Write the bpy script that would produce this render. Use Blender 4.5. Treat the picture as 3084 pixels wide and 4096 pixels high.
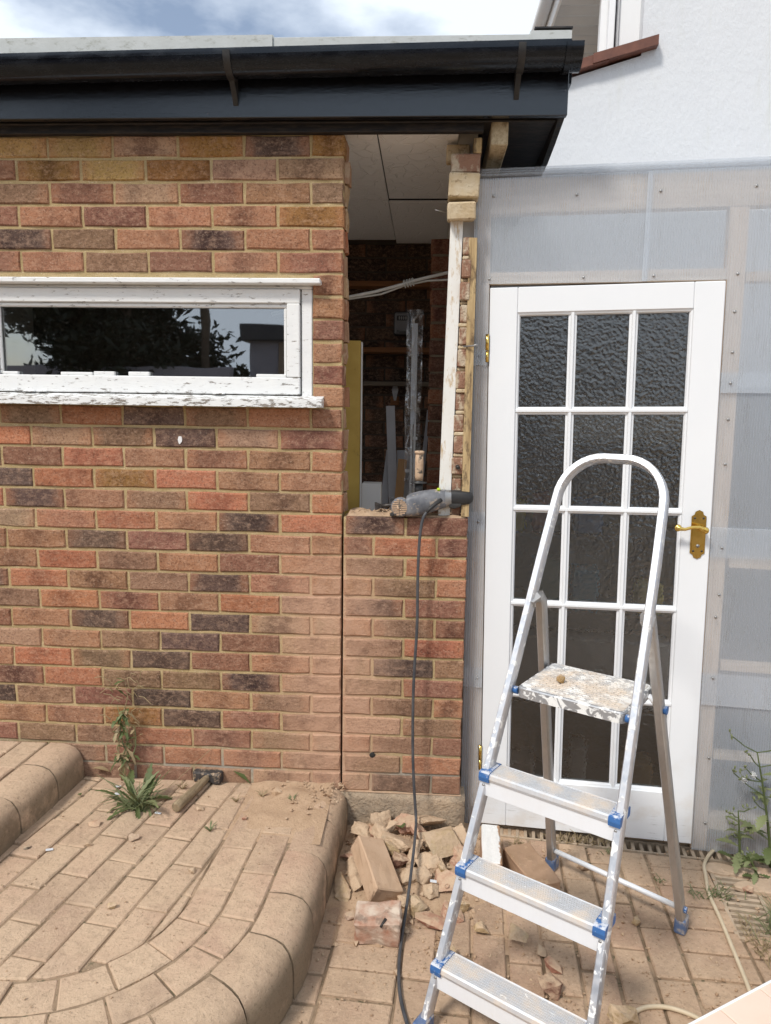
import bpy, bmesh, math, random
from mathutils import Vector, Matrix, noise as mnoise
random.seed(7)
R = math.radians
for o in list(bpy.data.objects): bpy.data.objects.remove(o)
sc = bpy.context.scene
COL = sc.collection

# ------------------------------------------------------------ camera, sky, sun, exposure
cam = bpy.data.cameras.new('camera'); cam.sensor_fit = 'HORIZONTAL'; cam.sensor_width = 36.0
cam.lens = 36.0 * 2900 / 3084; cam.clip_start = 0.05; cam.clip_end = 500
cam_o = bpy.data.objects.new('camera', cam); COL.objects.link(cam_o)
RW = Matrix(((0.99835994, 0.05549376, 0.01406668), (-0.02177348, 0.14082005, 0.98979575), (0.05294662, -0.98847871, 0.14179739)))
cam_o.matrix_world = Matrix.Translation((0.29447, -2.53849, 1.42188)) @ RW.transposed().to_4x4()
sc.camera = cam_o
sc.render.resolution_x, sc.render.resolution_y = 771, 1024

SUN_AZ, SUN_EL = R(-142), R(50)      # azimuth clockwise from +Y: behind the viewer, to the left
w = bpy.data.worlds.new('World'); sc.world = w; w.use_nodes = True
wn = w.node_tree; wn.nodes.clear()
def W(t): return wn.nodes.new(t)
sky = W('ShaderNodeTexSky'); sky.sky_type = 'NISHITA'; sky.sun_disc = False
sky.sun_elevation = SUN_EL; sky.sun_rotation = SUN_AZ; sky.air_density = 1.0; sky.dust_density = 1.5
tc = W('ShaderNodeTexCoord'); mp = W('ShaderNodeMapping'); mp.inputs['Scale'].default_value = (1, 1, 2.2)
mp.inputs['Location'].default_value = (0.35, 0.2, 0.1)
wn.links.new(tc.outputs['Generated'], mp.inputs['Vector'])
nz = W('ShaderNodeTexNoise'); nz.inputs['Scale'].default_value = 2.6; nz.inputs['Detail'].default_value = 7; nz.inputs['Roughness'].default_value = 0.5
wn.links.new(mp.outputs['Vector'], nz.inputs['Vector'])
rp = W('ShaderNodeValToRGB'); rp.color_ramp.elements[0].position = 0.33; rp.color_ramp.elements[1].position = 0.45; rp.color_ramp.elements[0].color = (0.16, 0.16, 0.16, 1)
wn.links.new(nz.outputs['Fac'], rp.inputs['Fac'])
cl = W('ShaderNodeMix'); cl.data_type = 'RGBA'; cl.inputs[7].default_value = (7.1, 7.8, 8.7, 1)
wn.links.new(rp.outputs['Color'], cl.inputs[0]); wn.links.new(sky.outputs['Color'], cl.inputs[6])
bg = W('ShaderNodeBackground'); bg.inputs['Strength'].default_value = 0.10
wn.links.new(cl.outputs[2], bg.inputs['Color'])
wo = W('ShaderNodeOutputWorld'); wn.links.new(bg.outputs['Background'], wo.inputs['Surface'])

sun = bpy.data.lights.new('sun', 'SUN'); sun.energy = 2.2; sun.angle = R(10); sun.color = (1.0, 0.95, 0.88)
sun_o = bpy.data.objects.new('sun', sun); COL.objects.link(sun_o)
sd = Vector((math.sin(SUN_AZ) * math.cos(SUN_EL), math.cos(SUN_AZ) * math.cos(SUN_EL), math.sin(SUN_EL)))
sun_o.rotation_euler = sd.to_track_quat('Z', 'Y').to_euler(); sun_o.location = sd * 20
sc.view_settings.view_transform = 'Standard'; sc.view_settings.look = 'None'
sc.view_settings.gamma = 1.0; sc.view_settings.exposure = 0.46; sc.view_settings.use_curve_mapping = False
sc.cycles.use_denoising = True; sc.cycles.max_bounces = 10; sc.cycles.transparent_max_bounces = 16
sc.cycles.transmission_bounces = 8; sc.cycles.sample_clamp_indirect = 6.0
sc.cycles.caustics_refractive = False; sc.cycles.caustics_reflective = False

# ------------------------------------------------------------ helpers: objects
def add(name, mesh, mat=None, parent=None, loc=(0, 0, 0), rot=(0, 0, 0), color=None):
    o = bpy.data.objects.new(name, mesh); COL.objects.link(o)
    o.location = loc; o.rotation_euler = rot
    if parent is not None: o.parent = parent
    if mat is not None and mesh is not None:
        if not mesh.materials: mesh.materials.append(mat)
    if color is not None: o.color = (*color, 1)
    return o
def tag(o, label=None, cat=None, group=None, kind=None):
    if label: o['label'] = label
    if cat: o['category'] = cat
    if group: o['group'] = group
    if kind: o['kind'] = kind
    return o
def empty(name, label=None, cat=None, loc=(0, 0, 0), rot=(0, 0, 0), group=None, kind=None):
    o = add(name, None, None, None, loc, rot); o.empty_display_size = 0.05
    return tag(o, label, cat, group, kind)

class MB:
    """collects shapes and builds them as one mesh"""
    def __init__(s): s.v = []; s.f = []; s.sm = []
    def mesh(s, vs, fs, M=None, smooth=False):
        b = len(s.v)
        for p in vs:
            p = Vector(p); s.v.append(M @ p if M else p)
        for f in fs: s.f.append([b + i for i in f]); s.sm.append(smooth)
        return s
    def box(s, lo, hi, M=None, bev=0.0):
        x0, y0, z0 = lo; x1, y1, z1 = hi
        if bev <= 0:
            vs = [(x0, y0, z0), (x1, y0, z0), (x1, y1, z0), (x0, y1, z0), (x0, y0, z1), (x1, y0, z1), (x1, y1, z1), (x0, y1, z1)]
            return s.mesh(vs, [(3, 2, 1, 0), (4, 5, 6, 7), (0, 1, 5, 4), (1, 2, 6, 5), (2, 3, 7, 6), (3, 0, 4, 7)], M)
        bm = bmesh.new(); bmesh.ops.create_cube(bm, size=1)
        for v in bm.verts: v.co = Vector(((x0 + x1) / 2 + v.co.x * (x1 - x0), (y0 + y1) / 2 + v.co.y * (y1 - y0), (z0 + z1) / 2 + v.co.z * (z1 - z0)))
        bmesh.ops.bevel(bm, geom=bm.edges[:], offset=bev, segments=1, affect='EDGES')
        return s.bm(bm, M)
    def bm(s, bm, M=None, smooth=False):
        bm.verts.index_update()
        s.mesh([v.co.copy() for v in bm.verts], [[v.index for v in f.verts] for f in bm.faces], M, smooth); bm.free(); return s
    def tube(s, pts, r, n=8, caps=True, smooth=True):
        pts = [Vector(p) for p in pts]; rs = r if isinstance(r, (list, tuple)) else [r] * len(pts)
        vs = []; fs = []; up = None
        for i, p in enumerate(pts):
            t = (pts[min(i + 1, len(pts) - 1)] - pts[max(i - 1, 0)]).normalized()
            if up is None: up = t.orthogonal().normalized()
            up = (up - t * up.dot(t)).normalized(); bi = t.cross(up)
            for k in range(n):
                a = 2 * math.pi * k / n; vs.append(p + (up * math.cos(a) + bi * math.sin(a)) * rs[i])
        for i in range(len(pts) - 1):
            for k in range(n):
                a = i * n + k; b = i * n + (k + 1) % n; fs.append((a, b, b + n, a + n))
        s.mesh(vs, fs, None, smooth)
        if caps:
            b = len(s.v) - len(vs)
            s.f.append([b + k for k in range(n)][::-1]); s.sm.append(False)
            e = b + (len(pts) - 1) * n; s.f.append([e + k for k in range(n)]); s.sm.append(False)
        return s
    def prism(s, poly, h0, h1, axis='z', M=None, cham=0.0):
        """polygon extruded along an axis: z -> (x,y), y -> (x,z)"""
        n = len(poly)
        def P(p, h): return (p[0], p[1], h) if axis == 'z' else ((p[0], h, p[1]) if axis == 'y' else (h, p[0], p[1]))
        vs = [P(p, h0) for p in poly] + [P(p, h1 if not cham else h1 - cham) for p in poly]
        fs = [tuple(range(n))[::-1]] + [(i, (i + 1) % n, n + (i + 1) % n, n + i) for i in range(n)]
        if cham:
            c = Vector((sum(p[0] for p in poly) / n, sum(p[1] for p in poly) / n))
            inn = inset(poly, cham)
            vs += [P(p, h1) for p in inn]
            fs += [(n + i, n + (i + 1) % n, 2 * n + (i + 1) % n, 2 * n + i) for i in range(n)] + [tuple(range(2 * n, 3 * n))]
        else: fs.append(tuple(range(n, 2 * n)))
        return s.mesh(vs, fs, M)
    def lathe(s, prof, n=16, M=None, smooth=True):
        """prof: list of (radius, height) about local z"""
        vs = []; fs = []
        for r, h in prof:
            for k in range(n): a = 2 * math.pi * k / n; vs.append((r * math.cos(a), r * math.sin(a), h))
        for i in range(len(prof) - 1):
            for k in range(n): a = i * n + k; b = i * n + (k + 1) % n; fs.append((a, b, b + n, a + n))
        fs.append(tuple(range(n))[::-1]); e = (len(prof) - 1) * n; fs.append(tuple(range(e, e + n)))
        return s.mesh(vs, fs, M, smooth)
    def data(s, name='mesh'):
        me = bpy.data.meshes.new(name); me.from_pydata([tuple(v) for v in s.v], [], s.f)
        me.polygons.foreach_set('use_smooth', s.sm); me.update(); return me
    def build(s, name, mat, parent=None, loc=(0, 0, 0), rot=(0, 0, 0), color=None, fix=True):
        me = s.data(name)
        if fix:
            bm = bmesh.new(); bm.from_mesh(me); bmesh.ops.recalc_face_normals(bm, faces=bm.faces[:]); bm.to_mesh(me); bm.free()
        return add(name, me, mat, parent, loc, rot, color)

def area2(poly): return sum(poly[i][0] * poly[(i + 1) % len(poly)][1] - poly[(i + 1) % len(poly)][0] * poly[i][1] for i in range(len(poly)))
def inset(poly, d):
    n = len(poly); sg = 1 if area2(poly) > 0 else -1; out = []
    for i in range(n):
        a, b, c = Vector(poly[i - 1]), Vector(poly[i]), Vector(poly[(i + 1) % n])
        e1 = (b - a).normalized(); e2 = (c - b).normalized()
        n1 = Vector((-e1.y, e1.x)) * sg; n2 = Vector((-e2.y, e2.x)) * sg
        m = n1 + n2; l = m.length
        if l < 1e-6: out.append((b.x + n1.x * d, b.y + n1.y * d)); continue
        m /= l; k = d / max(0.35, m.dot(n1)); out.append((b.x + m.x * k, b.y + m.y * k))
    return out
def clip(poly, a, b):
    """keep the part of poly left of the line a->b"""
    ax, ay = a; dx, dy = b[0] - ax, b[1] - ay; out = []
    sd_ = lambda p: dx * (p[1] - ay) - dy * (p[0] - ax)
    for i in range(len(poly)):
        p, q = poly[i - 1], poly[i]; sp, sq = sd_(p), sd_(q)
        if (sp >= 0) != (sq >= 0):
            t = sp / (sp - sq); out.append((p[0] + (q[0] - p[0]) * t, p[1] + (q[1] - p[1]) * t))
        if sq >= 0: out.append(q)
    return out
def clean(poly, e=0.004):
    out = []
    for p in poly:
        if not out or math.dist(p, out[-1]) > e: out.append(p)
    if len(out) > 1 and math.dist(out[0], out[-1]) <= e: out.pop()
    return out
def zxy(a, b, c): return Matrix.Rotation(a, 4, 'Z') @ Matrix.Rotation(b, 4, 'X') @ Matrix.Rotation(c, 4, 'Y')

# ------------------------------------------------------------ helpers: materials
class NT:
    def __init__(s, name):
        s.m = bpy.data.materials.new(name); s.m.use_nodes = True; s.t = s.m.node_tree; s.t.nodes.clear()
        s.out = s.t.nodes.new('ShaderNodeOutputMaterial'); s._tc = None; s._ge = None; s._oi = None
    def n(s, t): return s.t.nodes.new(t)
    def l(s, a, b): s.t.links.new(a, b)
    def put(s, sock, v):
        if hasattr(v, 'node'): s.l(v, sock)
        elif isinstance(v, (tuple, list)): sock.default_value = (*v, 1) if len(v) == 3 and sock.type == 'RGBA' else v
        else: sock.default_value = v
    def obj(s):
        if not s._tc: s._tc = s.n('ShaderNodeTexCoord')
        return s._tc.outputs['Object']
    def gen(s): s.obj(); return s._tc.outputs['Generated']
    def pos(s):
        if not s._ge: s._ge = s.n('ShaderNodeNewGeometry')
        return s._ge.outputs['Position']
    def nrm(s): s.pos(); return s._ge.outputs['Normal']
    def oi(s, k='Random'):
        if not s._oi: s._oi = s.n('ShaderNodeObjectInfo')
        return s._oi.outputs[k]
    def vm(s, op, a, b):
        x = s.n('ShaderNodeVectorMath'); x.operation = op; s.put(x.inputs[0], a)
        if op == 'SCALE': s.put(x.inputs['Scale'], b)
        else: s.put(x.inputs[1], b)
        return x.outputs[0]
    def rv(s, k=37.0):
        """object coordinates shifted by the object's own random number"""
        c = s.n('ShaderNodeCombineXYZ'); r = s.math('MULTIPLY', s.oi(), k)
        for i in range(3): s.l(r, c.inputs[i])
        return s.vm('ADD', s.obj(), c.outputs[0])
    def scl(s, v, t): return s.vm('MULTIPLY', v, t)
    def noise(s, v, scale, det=4, rough=0.55, out='Fac', dist=0.0):
        x = s.n('ShaderNodeTexNoise'); s.l(v, x.inputs['Vector']); x.inputs['Scale'].default_value = scale
        x.inputs['Detail'].default_value = det; x.inputs['Roughness'].default_value = rough; x.inputs['Distortion'].default_value = dist
        return x.outputs[out]
    def voro(s, v, scale, feat='F1', out='Distance'):
        x = s.n('ShaderNodeTexVoronoi'); x.feature = feat; s.l(v, x.inputs['Vector']); x.inputs['Scale'].default_value = scale
        return x.outputs[out]
    def wave(s, v, scale, dist=0, axis='X', det=2):
        x = s.n('ShaderNodeTexWave'); x.bands_direction = axis; s.l(v, x.inputs['Vector']); x.inputs['Scale'].default_value = scale
        x.inputs['Distortion'].default_value = dist; x.inputs['Detail'].default_value = det; return x.outputs['Fac']
    def ramp(s, f, stops):
        x = s.n('ShaderNodeValToRGB'); s.l(f, x.inputs['Fac']); e = x.color_ramp.elements
        while len(e) < len(stops): e.new(0.5)
        for i, (p, c) in enumerate(stops):
            e[i].position = p; e[i].color = (c, c, c, 1) if not isinstance(c, tuple) else (*c, 1)
        return x.outputs['Color']
    def mr(s, v, a, b, c=0.0, d=1.0):
        x = s.n('ShaderNodeMapRange'); x.interpolation_type = 'SMOOTHSTEP'; s.put(x.inputs[0], v)
        for i, k in enumerate((a, b, c, d)): x.inputs[i + 1].default_value = k
        return x.outputs[0]
    def math(s, op, a, b=0.0):
        x = s.n('ShaderNodeMath'); x.operation = op; s.put(x.inputs[0], a); s.put(x.inputs[1], b); return x.outputs[0]
    def xyz(s, v):
        x = s.n('ShaderNodeSeparateXYZ'); s.l(v, x.inputs[0]); return x.outputs
    def mix(s, a, b, f, mode='MIX'):
        x = s.n('ShaderNodeMix'); x.data_type = 'RGBA'; x.blend_type = mode; s.put(x.inputs[0], f); s.put(x.inputs[6], a); s.put(x.inputs[7], b); return x.outputs[2]
    def bump(s, h, st=0.5, d=0.002, base=None):
        x = s.n('ShaderNodeBump'); s.put(x.inputs['Height'], h); x.inputs['Strength'].default_value = st; x.inputs['Distance'].default_value = d
        if base is not None: s.l(base, x.inputs['Normal'])
        return x.outputs[0]
    def bsdf(s, col, rough=0.8, nrm=None, metal=0.0, spec=0.4, **kw):
        x = s.n('ShaderNodeBsdfPrincipled'); s.put(x.inputs['Base Color'], col); s.put(x.inputs['Roughness'], rough)
        s.put(x.inputs['Metallic'], metal); x.inputs['Specular IOR Level'].default_value = spec
        for k, v in kw.items(): s.put(x.inputs[k.replace('_', ' ')], v)
        if nrm is not None: s.l(nrm, x.inputs['Normal'])
        return x.outputs[0]
    def done(s, sh): s.l(sh, s.out.inputs['Surface']); return s.m

DUST = (0.60, 0.44, 0.30)
MT = {}
# bricks of the outside wall: colour of each brick comes from the object, burn marks and drag texture from noise, saw dust near the cut
def brick_mat(name, dusty):
    t = NT(name); v = t.rv(); base = t.oi('Color')
    big = t.noise(v, 9, 3); dark = t.mix(base, (0.30, 0.24, 0.27), 1.0, 'MULTIPLY')
    c = t.mix(base, dark, t.ramp(big, [(0.50, 0.0), (0.72, 0.62)]))
    gx = t.xyz(t.gen())[0]; ed_ = t.math('ABSOLUTE', t.math('SUBTRACT', t.math('ADD', gx, t.math('MULTIPLY', t.math('SUBTRACT', t.noise(v, 22, 3), 0.5), 0.35)), 0.5))
    r2 = t.math('FRACT', t.math('MULTIPLY', t.oi(), 7.31)); r3 = t.math('FRACT', t.math('MULTIPLY', t.oi(), 13.7))
    warm = t.mix(base, (0.46, 0.21, 0.11), 0.55)
    c = t.mix(c, warm, t.math('MULTIPLY', t.mr(ed_, 0.26, 0.47), t.mr(r2, 0.25, 0.8, 0.0, 0.85)))
    c = t.mix(c, dark, t.math('MULTIPLY', t.mr(ed_, 0.30, 0.05), t.mr(r3, 0.55, 0.9, 0.0, 0.55)))
    mid = t.noise(t.scl(v, (1, 1, 1.6)), 42, 5, 0.75)
    c = t.mix(c, t.mix(base, (0.62, 0.40, 0.27), 0.45), t.ramp(mid, [(0.47, 0.0), (0.66, 0.75)]))
    sp = t.noise(v, 130, 4, 0.8)
    c = t.mix(c, t.mix(c, (0.35, 0.3, 0.3), 1.0, 'MULTIPLY'), t.ramp(sp, [(0.50, 0.0), (0.66, 0.8)]))
    c = t.mix(c, t.mix(c, (0.75, 0.6, 0.45), 0.5), t.ramp(t.noise(v, 190, 2, 0.6), [(0.60, 0.0), (0.72, 0.5)]))
    if dusty:
        p = t.xyz(t.pos()); ax = t.math('ABSOLUTE', t.math('ADD', p[0], 0.02))
        m = t.math('MULTIPLY', t.mr(ax, 0.30, 0.03), t.mr(p[2], 1.06, 0.72))
        m2 = t.math('MULTIPLY', t.mr(p[2], 0.36, 0.02, 0.0, 0.40), t.mr(p[0], -1.1, -0.3, 0.35, 1.0))
        m = t.math('MAXIMUM', m, m2)
        m = t.math('MULTIPLY', m, t.mr(t.noise(t.pos(), 17, 6, 0.7), 0.34, 0.60, 0.35, 1.0))
        c = t.mix(c, (0.55, 0.335, 0.225), t.math('MULTIPLY', m, 0.80))
    h = t.noise(t.scl(v, (0.7, 1, 1.0)), 120, 5, 0.8)
    nb = t.bump(h, 0.9, 0.006); nb = t.bump(t.noise(v, 36, 4), 0.5, 0.008, nb)
    return t.done(t.bsdf(c, 0.9, nb, spec=0.25))
MT['brick'] = brick_mat('brick_face', True)
MT['brick_in'] = brick_mat('brick_inside', False)
def mortar(name, a, b, cg=None):
    t = NT(name); v = t.pos(); n1 = t.noise(v, 12, 4); c = t.mix(a, b, t.ramp(n1, [(0.35, 0.0), (0.65, 1.0)]))
    sp = t.noise(v, 320, 2, 0.8); c = t.mix(c, (0.20, 0.15, 0.09), t.ramp(sp, [(0.55, 0.0), (0.72, 0.7)]))
    c = t.mix(c, (0.75, 0.66, 0.5), t.ramp(t.noise(v, 240, 2), [(0.63, 0.0), (0.72, 0.6)]))
    p = t.xyz(v)
    c = t.mix(c, (0.37, 0.34, 0.29), t.math('MULTIPLY', t.mr(p[2], 0.20, 0.06), t.mr(t.noise(v, 6, 3), 0.4, 0.6, 0.25, 0.9)))
    ax = t.math('ABSOLUTE', t.math('ADD', p[0], 0.02)); m = t.math('MULTIPLY', t.mr(ax, 0.28, 0.03), t.mr(p[2], 1.06, 0.72))
    c = t.mix(c, (0.58, 0.37, 0.25), t.math('MULTIPLY', m, 0.85))
    nb = t.bump(t.noise(v, 220, 4, 0.8), 0.8, 0.004); nb = t.bump(t.noise(v, 45, 3), 0.5, 0.008, nb)
    return t.done(t.bsdf(c, 0.95, nb, spec=0.2))
MT['mortar'] = mortar('mortar', (0.44, 0.325, 0.16), (0.53, 0.40, 0.22))
def simple(name, c1, c2, sc1=20, rough=0.7, bs=200, bst=0.3, bd=0.002, metal=0.0, spec=0.4, world=False, det=4, sp=None):
    t = NT(name); v = t.pos() if world else t.rv(); n1 = t.noise(v, sc1, det, 0.6)
    c = t.mix(c1, c2, t.ramp(n1, [(0.32, 0.0), (0.68, 1.0)]))
    if sp: c = t.mix(c, sp[0], t.ramp(t.noise(v, sp[1], 3, 0.7), [(sp[2], 0.0), (sp[2] + 0.1, sp[3])]))
    nb = t.bump(t.noise(v, bs, 4, 0.7), bst, bd) if bst else None
    return t.done(t.bsdf(c, rough, nb, metal, spec))
MT['sooty'] = simple('sooty_mortar', (0.075, 0.062, 0.05), (0.11, 0.09, 0.07), 12, 0.95, 120, 0.6)  # back wall mortar darkened, the shade of the room put into its colour
MT['sooty2'] = simple('grimy_mortar', (0.20, 0.16, 0.11), (0.28, 0.23, 0.16), 12, 0.95, 120, 0.6)  # darker mortar tone for the inner brick pier
MT['concrete'] = simple('old_concrete', (0.33, 0.26, 0.19), (0.47, 0.35, 0.24), 14, 0.95, 60, 1.0, 0.012, world=True, sp=((0.2, 0.17, 0.13), 90, 0.58, 0.7))
MT['black_gloss'] = None
t = NT('black_gloss_paint'); v = t.pos(); st = t.scl(v, (1.2, 12, 12)); n1 = t.noise(st, 9, 4, 0.6)
c = t.mix((0.004, 0.0042, 0.006), (0.009, 0.009, 0.012), n1); c = t.mix(c, (0.13, 0.09, 0.065), t.ramp(t.noise(v, 55, 5, 0.75), [(0.66, 0.0), (0.76, 0.55)]))
nb = t.bump(t.noise(t.scl(v, (1, 6, 6)), 26, 5, 0.75), 0.30, 0.004)
MT['black_gloss'] = t.done(t.bsdf(c, t.mr(n1, 0.3, 0.7, 0.10, 0.20), nb, spec=0.7, Coat_Weight=0.25, Coat_Roughness=0.10, Specular_Tint=(0.80, 0.90, 1.0)))
t = NT('weathered_black_board'); v = t.pos(); c = t.mix((0.012, 0.012, 0.014), (0.06, 0.045, 0.035), t.ramp(t.noise(t.scl(v, (2, 14, 14)), 9, 5, 0.7), [(0.45, 0.0), (0.75, 1.0)]))
MT['black_board'] = t.done(t.bsdf(c, 0.6, t.bump(t.noise(v, 60, 4), 0.4, 0.003)))
t = NT('black_gutter_plastic'); v = t.pos(); n1 = t.noise(t.scl(v, (2, 6, 6)), 6, 4, 0.65)
c = t.mix((0.006, 0.0065, 0.009), (0.014, 0.015, 0.018), t.ramp(n1, [(0.4, 0.0), (0.7, 1.0)]))
MT['gutter'] = t.done(t.bsdf(c, t.mr(n1, 0.35, 0.7, 0.16, 0.32), t.bump(t.noise(v, 90, 2), 0.06, 0.002), spec=0.4, Specular_Tint=(0.75, 0.87, 1.0)))
t = NT('roof_felt_trim'); v = t.pos(); c = t.mix((0.46, 0.48, 0.46), (0.60, 0.62, 0.62), t.noise(v, 14, 4))
c = t.mix(c, (0.22, 0.22, 0.17), t.ramp(t.noise(t.scl(v, (1, 1, 2.5)), 26, 6, 0.75), [(0.55, 0.0), (0.72, 0.75)]))
MT['bracket'] = simple('weathered_bracket', (0.014, 0.014, 0.015), (0.035, 0.033, 0.031), 30, 0.55, 60, 0.1)
MT['felt'] = t.done(t.bsdf(c, 0.75, t.bump(t.noise(v, 80, 3), 0.3, 0.003)))
# paint that flakes off the old window
t = NT('flaking_white_paint'); v = t.pos(); gr = t.noise(t.scl(v, (3.5, 20, 30)), 8, 5, 0.7)
f = t.noise(t.scl(v, (4, 10, 16)), 7, 7, 0.72); low = t.mr(t.xyz(v)[2], 1.485, 1.45, -0.012, 0.075)
f2 = t.math('ADD', f, low); msk = t.ramp(f2, [(0.60, 0.0), (0.635, 1.0)])
wd = t.mix((0.17, 0.15, 0.13), (0.36, 0.32, 0.28), gr)
wh = t.mix((0.74, 0.75, 0.75), (0.82, 0.82, 0.80), t.noise(v, 30, 3))
wh = t.mix(wh, (0.33, 0.31, 0.28), t.math('MULTIPLY', t.ramp(t.noise(t.scl(v, (1.0, 8, 10)), 34, 5, 0.75), [(0.60, 0.0), (0.75, 0.8)]), t.mr(t.xyz(v)[2], 1.60, 1.47, 0.25, 1.0)))
c = t.mix(wh, wd, msk); hb = t.math('SUBTRACT', 1.0, msk)
nb = t.bump(hb, 0.6, 0.002); nb = t.bump(gr, 0.5, 0.002, nb)
MT['flaky'] = t.done(t.bsdf(c, 0.55, nb))
t = NT('door_white_paint'); v = t.obj(); c = t.mix((0.76, 0.78, 0.80), (0.82, 0.83, 0.84), t.noise(v, 5, 3))
st = t.noise(t.scl(v, (6, 6, 90)), 2.2, 5, 0.75); lowd = t.mr(t.xyz(v)[2], 0.22, 0.02)
c = t.mix(c, (0.30, 0.29, 0.27), t.math('MULTIPLY', t.ramp(st, [(0.58, 0.0), (0.70, 0.8)]), t.math('ADD', t.math('MULTIPLY', lowd, 0.8), 0.05)))
c = t.mix(c, (0.60, 0.52, 0.42), t.math('MULTIPLY', t.mr(t.xyz(v)[2], 0.5, 0.0), t.mr(t.noise(v, 11, 4), 0.45, 0.7, 0.0, 0.35)))
MT['door'] = t.done(t.bsdf(c, 0.42, t.bump(t.noise(t.scl(v, (60, 60, 4)), 4, 3), 0.10, 0.002)))
t = NT('plain_white_plastic'); MT['white'] = t.done(t.bsdf((0.78, 0.78, 0.78), 0.45))
t = NT('white_render'); v = t.pos(); h = t.noise(t.scl(v, (1.0, 1.0, 0.6)), 55, 5, 0.65); c = t.mix((0.61, 0.62, 0.64), (0.67, 0.68, 0.69), t.noise(v, 5, 4))
c = t.mix(c, (0.55, 0.55, 0.50), t.ramp(t.noise(t.scl(v, (3, 3, 0.5)), 4, 5, 0.7), [(0.58, 0.0), (0.78, 0.4)]))
MT['render'] = t.done(t.bsdf(c, 0.9, t.bump(h, 0.45, 0.008), spec=0.2))
# window and door glass
t = NT('window_glass'); v = t.pos(); ln = t.noise(v, 3, 2)
g = t.n('ShaderNodeBsdfGlossy'); g.inputs['Roughness'].default_value = 0.015; g.inputs['Color'].default_value = (0.95, 0.97, 1, 1)
t.l(t.bump(ln, 0.05, 0.01), g.inputs['Normal'])
tr = t.n('ShaderNodeBsdfTransparent'); tr.inputs['Color'].default_value = (0.62, 0.66, 0.66, 1)
ms = t.n('ShaderNodeMixShader'); ms.inputs[0].default_value = 0.26; t.l(tr.outputs[0], ms.inputs[1]); t.l(g.outputs[0], ms.inputs[2])
df = t.n('ShaderNodeBsdfDiffuse'); df.inputs['Color'].default_value = (0.6, 0.6, 0.58, 1)
m2 = t.n('ShaderNodeMixShader'); t.l(t.math('MULTIPLY', t.ramp(t.noise(v, 150, 4, 0.8), [(0.62, 0.0), (0.78, 1.0)]), 0.25), m2.inputs[0])
t.l(ms.outputs[0], m2.inputs[1]); t.l(df.outputs[0], m2.inputs[2]); MT['glass'] = t.done(m2.outputs[0])
t = NT('hammered_glass'); v = t.rv(5.0); vv = t.vm('ADD', v, t.vm('SCALE', t.noise(v, 30, 2, out='Color'), 0.012))
h = t.voro(vv, 95, 'SMOOTH_F1'); h2 = t.noise(v, 28, 2)
nb = t.bump(t.math('ADD', t.math('MULTIPLY', h, 1.3), t.math('MULTIPLY', h2, 0.8)), 0.9, 0.0019)
gl = t.n('ShaderNodeBsdfGlossy'); gl.inputs['Roughness'].default_value = 0.24; t.l(nb, gl.inputs['Normal'])
rf = t.n('ShaderNodeBsdfRefraction'); rf.inputs['Roughness'].default_value = 0.10; rf.inputs['IOR'].default_value = 1.25; rf.inputs['Color'].default_value = (0.90, 0.93, 0.93, 1); t.l(nb, rf.inputs['Normal'])
fr = t.n('ShaderNodeFresnel'); fr.inputs['IOR'].default_value = 1.5; t.l(nb, fr.inputs['Normal'])
ms = t.n('ShaderNodeMixShader'); t.l(t.math('ADD', t.math('MULTIPLY', fr.outputs[0], 1.0), 0.065), ms.inputs[0]); t.l(rf.outputs[0], ms.inputs[1]); t.l(gl.outputs[0], ms.inputs[2])
MT['obscure'] = t.done(ms.outputs[0])
# twin-wall plastic sheet: milky, ribbed upright
def poly_mat(name, clear, tint):
    t = NT(name); v = t.obj(); wv = t.wave(v, 38, 0.0, 'X', 0)
    c = t.mix(tint, tuple(x * 0.74 for x in tint), t.math('MULTIPLY', wv, 0.32)); c = t.mix(c, (0.52, 0.49, 0.44), t.ramp(t.noise(t.scl(v, (4, 4, 1)), 5, 5, 0.7), [(0.55, 0.0), (0.8, 0.35)]))
    d = t.n('ShaderNodeBsdfDiffuse'); t.l(c, d.inputs['Color']); tl = t.n('ShaderNodeBsdfTranslucent'); t.l(c, tl.inputs['Color'])
    a = t.n('ShaderNodeMixShader'); a.inputs[0].default_value = 0.36; t.l(d.outputs[0], a.inputs[1]); t.l(tl.outputs[0], a.inputs[2])
    tr = t.n('ShaderNodeBsdfTransparent'); tr.inputs['Color'].default_value = (0.95, 0.96, 0.97, 1)
    b = t.n('ShaderNodeMixShader'); b.inputs[0].default_value = clear; t.l(a.outputs[0], b.inputs[1]); t.l(tr.outputs[0], b.inputs[2])
    g = t.n('ShaderNodeBsdfGlossy'); g.inputs['Roughness'].default_value = 0.22; t.l(t.bump(wv, 0.12, 0.002), g.inputs['Normal'])
    e = t.n('ShaderNodeMixShader'); e.inputs[0].default_value = 0.06; t.l(b.outputs[0], e.inputs[1]); t.l(g.outputs[0], e.inputs[2])
    return t.done(e.outputs[0])
MT['poly'] = poly_mat('twinwall_plastic', 0.71, (0.86, 0.91, 0.97))
MT['clear'] = poly_mat('clear_film', 0.80, (0.75, 0.78, 0.82))
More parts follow.
